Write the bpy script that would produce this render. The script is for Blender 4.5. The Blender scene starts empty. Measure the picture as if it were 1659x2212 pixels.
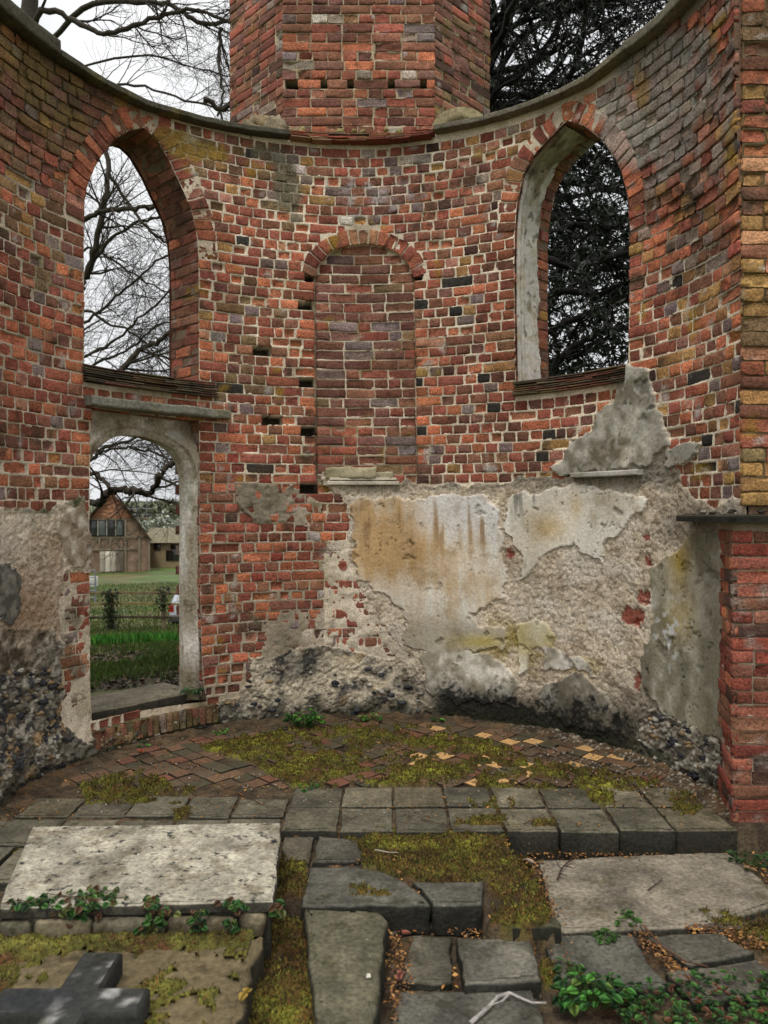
import bpy, math, random
import numpy as np
random.seed(7); RNG=np.random.default_rng(7)
R_=math.radians
SC=bpy.context.scene; COL=SC.collection
# ------------------------------------------------------------------ camera
F=1670.0; CXP=829.5; CYP=1106.0; HC=1.55
cam=bpy.data.cameras.new('camera'); camo=bpy.data.objects.new('camera',cam); COL.objects.link(camo)
camo.location=(0,0,HC); camo.rotation_euler=(R_(90),0,0)
cam.sensor_fit='HORIZONTAL'; cam.sensor_width=36; cam.lens=36*F/1659.0
cam.clip_end=2000; cam.clip_start=.05
cam.dof.use_dof=True; cam.dof.focus_distance=5.3; cam.dof.aperture_fstop=4.2
SC.camera=camo
# ------------------------------------------------------------------ world and sun (overcast)
W=bpy.data.worlds.new('World'); SC.world=W; W.use_nodes=True
nt=W.node_tree; nt.nodes.clear()
SUN_EL=R_(60); SUN_AZ=R_(200)
sky=nt.nodes.new('ShaderNodeTexSky'); sky.sky_type='NISHITA'; sky.sun_disc=False
sky.sun_elevation=SUN_EL; sky.sun_rotation=SUN_AZ
hs=nt.nodes.new('ShaderNodeHueSaturation'); hs.inputs['Saturation'].default_value=.12
tc=nt.nodes.new('ShaderNodeTexCoord'); nz=nt.nodes.new('ShaderNodeTexNoise'); nz.inputs['Scale'].default_value=2.2; nz.inputs['Detail'].default_value=6
cr=nt.nodes.new('ShaderNodeValToRGB'); cr.color_ramp.elements[0].position=.3; cr.color_ramp.elements[0].color=(5.4,5.6,5.9,1); cr.color_ramp.elements[1].position=.75; cr.color_ramp.elements[1].color=(9.6,9.65,9.7,1)
mx=nt.nodes.new('ShaderNodeMix'); mx.data_type='RGBA'; mx.inputs[0].default_value=.85
bg=nt.nodes.new('ShaderNodeBackground'); bg.inputs[1].default_value=.1
ow=nt.nodes.new('ShaderNodeOutputWorld')
L=nt.links.new
L(tc.outputs['Generated'],nz.inputs['Vector']); L(nz.outputs[0],cr.inputs[0]); L(sky.outputs[0],hs.inputs['Color'])
sx=nt.nodes.new('ShaderNodeSeparateXYZ'); mr=nt.nodes.new('ShaderNodeMapRange'); mr.interpolation_type='SMOOTHSTEP'
mr.inputs[1].default_value=.45; mr.inputs[2].default_value=1.0; mr.inputs[3].default_value=1.0; mr.inputs[4].default_value=2.5
vs=nt.nodes.new('ShaderNodeVectorMath'); vs.operation='SCALE'
L(tc.outputs['Generated'],sx.inputs[0]); L(sx.outputs['Z'],mr.inputs[0])
L(hs.outputs[0],mx.inputs[6]); L(cr.outputs[0],mx.inputs[7]); L(mx.outputs[2],vs.inputs[0]); L(mr.outputs[0],vs.inputs['Scale']); L(vs.outputs[0],bg.inputs[0]); L(bg.outputs[0],ow.inputs[0])
sd=bpy.data.lights.new('sun','SUN'); sd.energy=1.0; sd.angle=R_(11); sd.color=(1,.96,.9)
so=bpy.data.objects.new('sun',sd); COL.objects.link(so)
so.rotation_euler=(R_(90)-SUN_EL,0,R_(-18)); so.location=(0,-5,12)   # light comes from behind the camera, high
SC.view_settings.view_transform='Standard'; SC.view_settings.look='None'; SC.view_settings.exposure=.32; SC.view_settings.gamma=1

# ------------------------------------------------------------------ numeric helpers
def srgb(c):
    c=np.asarray(c,float)/255.0
    return np.where(c<=.04045,c/12.92,((c+.055)/1.055)**2.4)
def _h(i,j,k,seed=0):
    n=(i*73856093)^(j*19349663)^(k*83492791)^(seed*2654435761)
    n=n&0xffffffff; n=((n^(n>>15))*2246822519)&0xffffffff; n=((n^(n>>13))*3266489917)&0xffffffff; n=n^(n>>16)
    return (n&0xffffff)/float(0xffffff)
def vnoise(x,y,z=None,seed=0):
    x=np.asarray(x,float); y=np.asarray(y,float); z=np.zeros_like(x) if z is None else np.asarray(z,float)
    xi=np.floor(x).astype(np.int64); yi=np.floor(y).astype(np.int64); zi=np.floor(z).astype(np.int64)
    fx=x-xi; fy=y-yi; fz=z-zi
    fx=fx*fx*(3-2*fx); fy=fy*fy*(3-2*fy); fz=fz*fz*(3-2*fz)
    r=0
    for a in (0,1):
        for b in (0,1):
            for c in (0,1):
                w=(fx if a else 1-fx)*(fy if b else 1-fy)*(fz if c else 1-fz)
                r=r+w*_h(xi+a,yi+b,zi+c,seed)
    return r*2-1
def fbm(x,y,z=None,o=4,seed=0):
    r=0; a=1; t=0; f=1.0
    for k in range(o):
        r=r+a*vnoise(np.asarray(x)*f,np.asarray(y)*f,None if z is None else np.asarray(z)*f,seed+k*17); t+=a; a*=.5; f*=2.03
    return r/t
def worley(x,y,seed=0):
    x=np.asarray(x,float); y=np.asarray(y,float)
    xi=np.floor(x).astype(np.int64); yi=np.floor(y).astype(np.int64)
    d1=np.full(x.shape,9.); d2=np.full(x.shape,9.); idr=np.zeros(x.shape); id2=np.zeros(x.shape)
    for a in (-1,0,1):
        for b in (-1,0,1):
            cx=xi+a+.15+.7*_h(xi+a,yi+b,0,seed); cy=yi+b+.15+.7*_h(xi+a,yi+b,1,seed)
            d=np.hypot(cx-x,cy-y); r=_h(xi+a,yi+b,2,seed); r2=_h(xi+a,yi+b,3,seed)
            m=d<d1
            d2=np.where(m,d1,np.minimum(d2,d)); idr=np.where(m,r,idr); id2=np.where(m,r2,id2); d1=np.where(m,d,d1)
    return d1,d2,idr,id2
def sstep(a,b,x):
    t=np.clip((np.asarray(x,float)-a)/(b-a),0,1); return t*t*(3-2*t)
def inpoly(x,y,poly):
    x=np.asarray(x,float); y=np.asarray(y,float); r=np.zeros(x.shape,bool); n=len(poly)
    for i in range(n):
        x1,y1=poly[i]; x2,y2=poly[(i+1)%n]
        if y1==y2: continue
        c=((y1>y)!=(y2>y))&(x<(x2-x1)*(y-y1)/(y2-y1)+x1)
        r^=c
    return r
def seg_near(x,y,poly,closed=True):
    bd=np.full(x.shape,1e9); bx=x.copy(); by=y.copy(); n=len(poly)
    for i in range(n if closed else n-1):
        x1,y1=poly[i]; x2,y2=poly[(i+1)%n]
        dx=x2-x1; dy=y2-y1; l=dx*dx+dy*dy+1e-12
        t=np.clip(((x-x1)*dx+(y-y1)*dy)/l,0,1); qx=x1+t*dx; qy=y1+t*dy
        d=np.hypot(x-qx,y-qy); m=d<bd
        bd=np.where(m,d,bd); bx=np.where(m,qx,bx); by=np.where(m,qy,by)
    return bd,bx,by
def ray(px,py): return np.array([(px-CXP)/F,1.0,(CYP-py)/F])
def atz(px,py,z):                       # point of the level z seen at a pixel
    d=(HC-z)*F/(py-CYP); return np.array([(px-CXP)/F*d,d,z])
def aty(px,py,d): return np.array([(px-CXP)/F*d,d,HC+(CYP-py)/F*d])
def proj(P):
    P=np.asarray(P,float); d=np.maximum(P[...,1],.05)
    return CXP+P[...,0]/d*F, CYP-(P[...,2]-HC)/d*F
# ------------------------------------------------------------------ mesh accumulator
class Acc:
    def __init__(s): s.V=[];s.C=[];s.Q=[];s.QM=[];s.T=[];s.TM=[];s.n=0
    def add(s,v,c,q=None,t=None,m=0):
        v=np.asarray(v,float).reshape(-1,3); c=np.asarray(c,float)
        if c.ndim==1: c=np.tile(c[:3],(len(v),1))
        s.V.append(v); s.C.append(c[:,:3])
        if q is not None and len(q):
            q=np.asarray(q,np.int64)+s.n; s.Q.append(q); s.QM.append(np.full(len(q),m))
        if t is not None and len(t):
            t=np.asarray(t,np.int64)+s.n; s.T.append(t); s.TM.append(np.full(len(t),m))
        s.n+=len(v)
    def build(s,name,mats,parent=None,smooth=False):
        v=np.concatenate(s.V) if s.V else np.zeros((0,3)); c=np.concatenate(s.C) if s.C else np.zeros((0,3))
        q=np.concatenate(s.Q) if s.Q else np.zeros((0,4),np.int64); t=np.concatenate(s.T) if s.T else np.zeros((0,3),np.int64)
        mi=np.concatenate((s.QM if s.QM else [])+(s.TM if s.TM else [])) if (s.QM or s.TM) else np.zeros(0)
        me=bpy.data.meshes.new(name)
        org=np.array(parent.location) if (parent is not None) else np.zeros(3)
        me.vertices.add(len(v)); me.vertices.foreach_set('co',(v-org).ravel().astype(np.float32))
        loops=np.concatenate([q.ravel(),t.ravel()]).astype(np.int32)
        me.loops.add(len(loops)); me.loops.foreach_set('vertex_index',loops)
        nq,ntt=len(q),len(t); me.polygons.add(nq+ntt)
        ls=np.concatenate([np.arange(nq)*4,nq*4+np.arange(ntt)*3]).astype(np.int32)
        me.polygons.foreach_set('loop_start',ls)
        try: me.polygons.foreach_set('loop_total',np.concatenate([np.full(nq,4),np.full(ntt,3)]).astype(np.int32))
        except Exception: pass
        me.polygons.foreach_set('material_index',mi.astype(np.int32))
        if smooth: me.polygons.foreach_set('use_smooth',np.ones(nq+ntt,bool))
        me.update(calc_edges=True); me.validate()
        a=me.color_attributes.new('Col','FLOAT_COLOR','POINT')
        cc=np.ones((len(v),4),np.float32); cc[:,:3]=np.clip(c,0,1); 
        if len(a.data)==len(v): a.data.foreach_set('color',cc.ravel())
        for m in (mats if isinstance(mats,(list,tuple)) else [mats]): me.materials.append(m)
        o=bpy.data.objects.new(name,me); COL.objects.link(o)
        if parent is not None: o.parent=parent
        return o
def tag(o,label=None,cat=None,group=None,kind=None):
    if label: o['label']=label
    if cat: o['category']=cat
    if group: o['group']=group
    if kind: o['kind']=kind
    return o
def empty(name,loc,label=None,cat=None,group=None):
    o=bpy.data.objects.new(name,None); COL.objects.link(o); o.location=loc; o.empty_display_size=.1
    return tag(o,label,cat,group)
# ------------------------------------------------------------------ materials
def mat(name,fine=60,contrast=.35,bump=.004,rough=.9,speck=None,speck_scale=35,speck_at=.62,spec=.25,big=3.0,bigc=.15,trans=0,blotch=None):
    m=bpy.data.materials.new(name); m.use_nodes=True; n=m.node_tree.nodes; l=m.node_tree.links.new; n.clear()
    out=n.new('ShaderNodeOutputMaterial'); b=n.new('ShaderNodeBsdfPrincipled'); l(b.outputs[0],out.inputs[0])
    at=n.new('ShaderNodeAttribute'); at.attribute_name='Col'
    geo=n.new('ShaderNodeNewGeometry')
    n1=n.new('ShaderNodeTexNoise'); n1.inputs['Scale'].default_value=fine; n1.inputs['Detail'].default_value=5; n1.inputs['Roughness'].default_value=.65
    n2=n.new('ShaderNodeTexNoise'); n2.inputs['Scale'].default_value=big; n2.inputs['Detail'].default_value=4
    l(geo.outputs['Position'],n1.inputs['Vector']); l(geo.outputs['Position'],n2.inputs['Vector'])
    r1=n.new('ShaderNodeMapRange'); r1.inputs[1].default_value=.3; r1.inputs[2].default_value=.7; r1.inputs[3].default_value=1-contrast; r1.inputs[4].default_value=1+contrast
    r2=n.new('ShaderNodeMapRange'); r2.inputs[1].default_value=.3; r2.inputs[2].default_value=.7; r2.inputs[3].default_value=1-bigc; r2.inputs[4].default_value=1+bigc
    l(n1.outputs[0],r1.inputs[0]); l(n2.outputs[0],r2.inputs[0])
    mu=n.new('ShaderNodeMath'); mu.operation='MULTIPLY'; l(r1.outputs[0],mu.inputs[0]); l(r2.outputs[0],mu.inputs[1])
    vm=n.new('ShaderNodeVectorMath'); vm.operation='SCALE'; l(at.outputs['Color'],vm.inputs[0]); l(mu.outputs[0],vm.inputs['Scale'])
    colout=vm.outputs[0]
    if speck is not None:
        n3=n.new('ShaderNodeTexNoise'); n3.inputs['Scale'].default_value=speck_scale; n3.inputs['Detail'].default_value=6; n3.inputs['Roughness'].default_value=.7
        l(geo.outputs['Position'],n3.inputs['Vector'])
        r3=n.new('ShaderNodeMapRange'); r3.inputs[1].default_value=speck_at; r3.inputs[2].default_value=speck_at+.07; l(n3.outputs[0],r3.inputs[0])
        mm=n.new('ShaderNodeMix'); mm.data_type='RGBA'; l(r3.outputs[0],mm.inputs[0]); l(colout,mm.inputs[6]); mm.inputs[7].default_value=(*srgb(speck),1)
        colout=mm.outputs[2]
    if blotch is not None:
        n4=n.new('ShaderNodeTexNoise'); n4.inputs['Scale'].default_value=blotch[1]; n4.inputs['Detail'].default_value=9; n4.inputs['Roughness'].default_value=.72
        l(geo.outputs['Position'],n4.inputs['Vector'])
        r4=n.new('ShaderNodeMapRange'); r4.inputs[1].default_value=blotch[2]; r4.inputs[2].default_value=blotch[2]+.10; r4.inputs[4].default_value=blotch[3]; l(n4.outputs[0],r4.inputs[0])
        m4=n.new('ShaderNodeMix'); m4.data_type='RGBA'; m4.blend_type='MULTIPLY'; l(r4.outputs[0],m4.inputs[0]); l(colout,m4.inputs[6]); m4.inputs[7].default_value=(*blotch[0],1)
        colout=m4.outputs[2]
    l(colout,b.inputs['Base Color'])
    b.inputs['Roughness'].default_value=rough; b.inputs['Specular IOR Level'].default_value=spec
    if trans: 
        b.inputs['Transmission Weight'].default_value=0
    bp=n.new('ShaderNodeBump'); bp.inputs['Distance'].default_value=bump; bp.inputs['Strength'].default_value=1
    l(n1.outputs[0],bp.inputs['Height']); l(bp.outputs[0],b.inputs['Normal'])
    return m
M_BRICK=mat('brick_clay',fine=80,contrast=.58,bump=.012,speck=(172,160,146),speck_scale=22,speck_at=.66,big=1.7,bigc=.34,blotch=((.55,.48,.44),11,.54,.7))
M_MORTAR=mat('lime_mortar',fine=110,contrast=.4,bump=.009,speck=(60,55,48),speck_scale=30,speck_at=.62)
M_RENDER=mat('rough_render',fine=70,contrast=.40,bump=.012,speck=(84,76,64),speck_scale=40,speck_at=.66,blotch=((.56,.52,.44),6,.55,.55))
M_PLASTER=mat('lime_plaster',fine=55,contrast=.22,bump=.004,speck=(120,110,94),speck_scale=12,speck_at=.62,blotch=((.62,.56,.46),5,.52,.7))
M_FLINT=mat('flint_rubble',fine=60,contrast=.5,bump=.010,rough=.65,spec=.35)
M_STONE=mat('weathered_stone',fine=45,contrast=.4,bump=.007,speck=(176,176,166),speck_scale=14,speck_at=.70,blotch=((.42,.40,.30),8,.54,.8))
M_PAVE=mat('paving_stone',fine=60,contrast=.5,bump=.009,rough=.75,speck=(150,148,138),speck_scale=30,speck_at=.66,big=5,bigc=.35,blotch=((.50,.50,.40),7,.52,.85))
M_TOMB=mat('lichen_limestone',fine=60,contrast=.5,bump=.005,speck=(46,46,46),speck_scale=20,speck_at=.56,big=6,bigc=.3,blotch=((.56,.52,.46),7,.49,.9))
M_SOIL=mat('soil_and_moss',fine=90,contrast=.6,bump=.010,big=5,bigc=.35,blotch=((.40,.32,.22),16,.53,.8))
M_TILE=mat('floor_tile',fine=50,contrast=.35,bump=.003,rough=.8,speck=(50,42,32),speck_scale=20,speck_at=.6)
M_LEAF=mat('leaf',fine=30,contrast=.25,bump=.001,rough=.55)
M_BARK=mat('bark',fine=40,contrast=.5,bump=.01)
M_WOOD=mat('old_timber',fine=30,contrast=.35,bump=.003)
M_GRASS=mat('grass_blades',fine=10,contrast=.3,bump=.001,rough=.7,big=.6,bigc=.3)
M_ROOF=mat('roof_tiles',fine=3,contrast=.4,bump=.01)
M_METAL=mat('galvanised_metal',fine=20,contrast=.15,bump=.001,rough=.5,spec=.5)
M_PAINT=mat('car_paint',fine=4,contrast=.05,bump=.0005,rough=.35,spec=.5)
M_GLASS=mat('dark_glass',fine=4,contrast=.1,bump=.0002,rough=.12,spec=.6)

# ------------------------------------------------------------------ the apse wall as a surface (s,z,h)
RW_=2.0; CY=3.93
def cxz(z): return -.10-.03*np.asarray(z,float)
def P(s,z,h=0.0):
    s=np.asarray(s,float); z=np.asarray(z,float); th=s/RW_; r=RW_-np.asarray(h,float)
    return np.stack(np.broadcast_arrays(cxz(z)+r*np.sin(th),CY+r*np.cos(th),z),-1)
def hit(px,py,h=0.0):
    z=2.0
    for _ in range(8):
        k=(px-CXP)/F; cx=float(cxz(z)); a=k*k+1; b=-2*(k*cx+CY); c=cx*cx+CY*CY-(RW_-h)**2
        disc=max(b*b-4*a*c,0); d=(-b+math.sqrt(disc))/(2*a); z=HC+(CYP-py)/F*d
    X=k*d; th=math.atan2(X-float(cxz(z)),d-CY); return th*RW_,z
def hits(L_): return [hit(*p) for p in L_]
def resample(pts,step):
    pts=np.array(pts,float); seg=np.hypot(*(pts[1:]-pts[:-1]).T); cum=np.r_[0,np.cumsum(seg)]
    n=max(2,int(round(cum[-1]/step))+1); t=np.linspace(0,cum[-1],n)
    return np.stack([np.interp(t,cum,pts[:,0]),np.interp(t,cum,pts[:,1])],-1),cum[-1]
LW=hits([(181,825),(181,600),(181,480),(183,425),(190,395),(202,368),(220,335),(250,300),(280,281),(313,276),(340,303),(367,350),(390,400),(412,450),(424,500),(429,560),(429,700),(430,853)])
RWN=hits([(1115,854),(1112,700),(1111,600),(1112,500),(1117,440),(1130,380),(1150,340),(1180,305),(1208,277),(1226,260),(1262,272),(1299,300),(1329,340),(1344,375),(1357,425),(1361,500),(1360,650),(1357,811)])
DO=hits([(194,1557),(193,1300),(192,1150),(194,1000),(198,880),(430,908),(430,1100),(432,1300),(438,1480),(445,1514)])
NI=hits([(684,1062),(682,900),(680,700),(680,600),(690,572),(715,545),(750,532),(787,527),(825,532),(860,548),(885,575),(893,600),(896,700),(899,900),(901,1050)])
COPE=[(95,117),(220,195),(300,235),(400,265),(500,287),(625,303),(942,292),(1055,270),(1180,230),(1280,185),(1360,122),(1395,100),(1490,15)]
cs=np.array(hits(COPE)); _o=np.argsort(cs[:,0]); cs=cs[_o]
print('coping z',np.round(cs,2).tolist())
def ztop(s): return np.interp(s,cs[:,0],cs[:,1])
S0=-R_(93)*RW_; S1=R_(90)*RW_
def offset_ring(poly,i0,i1,w):
    pts=np.array(poly); c=pts[i0:i1+1].mean(0); c[1]-=.3
    out=[]
    n=len(pts)
    for i,p in enumerate(pts):
        if i0<=i<=i1:
            t=pts[min(i+1,n-1)]-pts[max(i-1,0)]; nn=np.array([-t[1],t[0]]); nn/=np.linalg.norm(nn)+1e-9
            if i==i0: out.append(tuple(p))
            out.append(tuple(p+nn*w))       # outlines run clockwise seen from inside: left normal is outward
            if i==i1: out.append(tuple(p))
        else: out.append(tuple(p))
    return out
LWX=offset_ring(LW,2,15,.15); RWX=offset_ring(RWN,3,15,.14); NIX=offset_ring(NI,3,11,.125)
OPEN=[LW,RWN,DO]
def interval(poly,z):
    xs=[]; n=len(poly)
    for i in range(n):
        x1,z1=poly[i]; x2,z2=poly[(i+1)%n]
        if (z1>z)!=(z2>z): xs.append(x1+(x2-x1)*(z-z1)/(z2-z1))
    return (min(xs),max(xs)) if len(xs)>=2 else None
# ---- surface zones, traced on the wall
POLY=dict(
 render=[(690,1020),(760,1030),(900,1040),(1000,1045),(1190,1030),(1240,1022),(1390,1005),(1440,955),(1465,1000),(1480,1060),(1540,1090),(1680,1075),(1700,1900),(900,1800),(900,1440),(868,1395),(835,1350),(790,1310),(765,1240),(752,1160),(748,1090),(720,1060)],
 lrender=[(-600,1095),(60,1102),(120,1095),(185,1065),(194,1180),(194,1235),(135,1242),(128,1330),(128,1470),(-600,1480)],
 flint1=[(440,1530),(520,1505),(535,1425),(600,1415),(680,1395),(780,1405),(860,1425),(912,1455),(950,1530),(1000,1570),(900,1800),(440,1800)],
 flint2=[(-600,1440),(40,1450),(80,1400),(110,1350),(128,1400),(130,1575),(195,1605),(195,2000),(-600,2400)],
 flint3=[(1385,1545),(1440,1535),(1560,1600),(1700,1650),(1700,1900),(1380,1700)],
 flint4=[(190,1590),(470,1540),(475,1700),(190,1800)],
 A=[(760,1085),(850,1078),(893,1084),(930,1068),(1000,1066),(1060,1072),(1085,1110),(1092,1160),(1082,1200),(1096,1235),(1090,1290),(1062,1308),(1010,1332),(1035,1345),(1100,1355),(1096,1400),(1000,1405),(930,1410),(895,1400),(868,1385),(880,1345),(868,1315),(850,1292),(790,1270),(768,1235),(762,1160)],
 B=[(1095,1078),(1180,1058),(1240,1044),(1330,1058),(1375,1072),(1398,1082),(1372,1128),(1348,1150),(1330,1165),(1313,1165),(1312,1225),(1298,1200),(1270,1200),(1240,1172),(1210,1172),(1175,1198),(1150,1240),(1128,1252),(1125,1190),(1100,1145)],
 D=[(1355,788),(1398,800),(1422,860),(1440,915),(1452,960),(1425,975),(1412,1003),(1240,1024),(1190,1012),(1215,980),(1262,938),(1302,890),(1338,862),(1348,820)],
 D2=[(1455,965),(1490,945),(1520,950),(1508,985),(1480,1000),(1440,1000)],
 E=[(1462,1190),(1500,1150),(1560,1140),(1600,1600),(1545,1592),(1500,1572),(1440,1532),(1400,1502),(1385,1450),(1402,1380),(1415,1300),(1408,1235),(1425,1215)],
 F=[(150,1100),(172,1082),(190,1090),(193,1150),(186,1205),(165,1232),(132,1215),(121,1160),(128,1120)],
 G=[(-40,1210),(20,1215),(42,1260),(45,1320),(20,1345),(-40,1340)],
 L=[(905,1415),(960,1400),(1050,1412),(1090,1430),(1120,1480),(1100,1520),(1010,1515),(930,1500)],
 M=[(1180,1480),(1250,1455),(1310,1490),(1340,1540),(1320,1580),(1230,1560),(1170,1520)],
 N=[(1165,1395),(1200,1390),(1230,1420),(1270,1430),(1290,1455),(1240,1450),(1190,1440)],
 K=[(1125,1350),(1180,1345),(1205,1380),(1190,1400),(1150,1400),(1140,1450),(1120,1460)],
)
def zones(s,z,warp=1.0):
    px,py=proj(P(s,z,0)); w=11*warp
    qx=px+w*fbm(s*9,z*9,o=6,seed=3)*1.6; qy=py+w*fbm(s*9,z*9,o=6,seed=9)*1.6
    zn=np.zeros(np.shape(s),int)
    for k in ('render','lrender'): zn[inpoly(qx,qy,POLY[k])]=1
    for k in ('flint1','flint2','flint3','flint4'): zn[inpoly(qx,qy,POLY[k])]=2
    for i,k in enumerate(('A','B','D','D2','E','F','G','K','L','M','N')): zn[inpoly(qx,qy,POLY[k])]=10+i
    return zn,px,py
# ---- brick colours
PAL={k:srgb(v) for k,v in dict(red=(150,76,54),orange=(188,102,56),brown=(130,86,60),purple=(110,76,66),blue=(112,108,110),ochre=(166,126,54),pink=(172,112,92),olive=(114,100,62),grey=(138,130,118),white=(196,190,178),wood=(58,54,50),dred=(136,52,36),tan=(178,126,86),soot=(72,58,50)).items()}
DEF=dict(soot=.03,red=.32,orange=.23,brown=.24,purple=.09,blue=.03,ochre=.04,pink=.03,tan=.04,wood=.012)
REG=[((200,150,300),dict(olive=.2,ochre=.14,brown=.3,pink=.14,purple=.12,red=.1,grey=.04)),
 ((60,350,240),dict(olive=.25,brown=.25,purple=.15,ochre=.12,red=.1,blue=.08)),
 ((80,800,260),dict(red=.38,orange=.2,brown=.2,blue=.14,purple=.1,pink=.04)),
 ((420,330,90),dict(ochre=.3,olive=.3,pink=.2,brown=.2)),
 ((620,420,70),dict(grey=.35,olive=.25,brown=.2,ochre=.1,red=.1)),
 ((1420,260,190),dict(grey=.38,pink=.16,brown=.2,ochre=.12,olive=.1,red=.04)),
 ((1550,500,200),dict(ochre=.26,orange=.2,brown=.28,grey=.1,olive=.1,red=.1)),
 ((1450,750,160),dict(orange=.25,ochre=.1,brown=.2,blue=.2,red=.2,purple=.05)),
 ((1100,300,90),dict(pink=.35,ochre=.2,grey=.15,red=.3)),
 ((780,420,160),dict(red=.46,purple=.2,blue=.13,white=.04,brown=.17)),
 ((560,1180,200),dict(orange=.28,red=.38,brown=.2,dred=.1,soot=.04)),
 ((560,700,130),dict(brown=.38,red=.24,orange=.16,blue=.05,olive=.12,purple=.05)),
 ((760,1280,100),dict(white=.35,grey=.25,red=.3,tan=.1)),
 ((160,1400,70),dict(brown=.35,grey=.25,red=.2,white=.1,tan=.1)),
 ((980,800,200),dict(red=.33,orange=.28,brown=.2,purple=.08,blue=.06,ochre=.03,soot=.02))]
TOWER=dict(brown=.3,red=.28,orange=.1,blue=.08,grey=.05,purple=.12,tan=.05,white=.02)
for _k in PAL:
    _l=PAL[_k]@np.array([.3,.59,.11]); PAL[_k]=(PAL[_k]*.84+_l*.22)*np.array([1.10,1.10,1.02])
def pick(w,rnd):
    t=sum(w.values()); r=rnd.random()*t
    for k,v in w.items():
        r-=v
        if r<=0: return k
    return k
rb=random.Random(11)
def bcolor(px,py,table=None):
    if table is None:
        table=DEF; cand=[]
        for (x,y,r),t in REG:
            d=math.hypot(px-x,py-y)/r
            if d<1.5 and rb.random()<math.exp(-d*d*1.0): cand.append(t)
        if cand: table=rb.choice(cand)
    k=pick(table,rb); c=PAL[k]*(rb.uniform(.55,1.42))
    c=c*np.array([1+rb.uniform(-.07,.07),1+rb.uniform(-.06,.06),1+rb.uniform(-.08,.08)])
    if k!='wood': c=.72*c+.28*PAL['red']*(.85 if k!='soot' else .5)
    return np.clip(c,.01,.85),k
def weather(V,C):
    """lichen and limewash that run across bricks and joints alike"""
    px,py=proj(V); X,Y,Z_=V[...,0],V[...,1],V[...,2]
    a=fbm(X*5,Z_*5,Y*5,o=4,seed=501); b=fbm(X*16,Z_*16,Y*16,o=3,seed=502)
    def blob(x,y,rx,ry): return np.exp(-((px-x)/rx)**2-((py-y)/ry)**2)
    def put(C,k,m): m=np.clip(m,0,1)[...,None]; return C*(1-m)+srgb(k)*m
    wall=(V[...,1]<6.05)
    g=blob(1440,190,130,150)*1.0+blob(1330,330,110,70)*.7+blob(1480,420,90,80)*.4
    C=put(C,(150,146,136),sstep(.30,.62,g*.8+a*.6+b*.35)*.72*wall)
    g=blob(1385,190,22,60)*1.1+blob(1420,560,60,120)*.35+blob(1560,600,70,260)*.25
    C=put(C,(148,116,52),sstep(.45,.85,g+a*.5+b*.3)*.7*wall)
    g=blob(60,160,170,150)*.8+blob(180,230,120,110)*.6
    C=put(C,(70,58,44),sstep(.45,.95,g+a*.6+b*.3)*.7*wall); C=put(C,(118,102,54),sstep(.55,.85,g*.8-a*.7+b*.3)*.6*wall)
    g=blob(440,330,90,26)+blob(360,290,60,22)*.8+blob(1030,330,60,26)*.5
    C=put(C,(150,124,54),sstep(.4,.75,g+a*.45+b*.35)*.8*wall)
    g=blob(618,410,36,90)*1.15+blob(560,330,40,36)*.7
    C=put(C,(116,110,88),sstep(.4,.75,g+a*.4+b*.4)*.85*wall)
    g=blob(790,420,170,70)*.7
    C=put(C,(176,172,170),sstep(.55,.8,g+b*.6)*.6*wall)
    g=blob(560,1110,150,80)*.5+blob(620,1330,120,60)*.5+blob(160,1400,50,170)*.75
    C=put(C,(96,88,68),sstep(.42,.8,g+a*.6+b*.35)*.7*wall)
    return C
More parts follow.
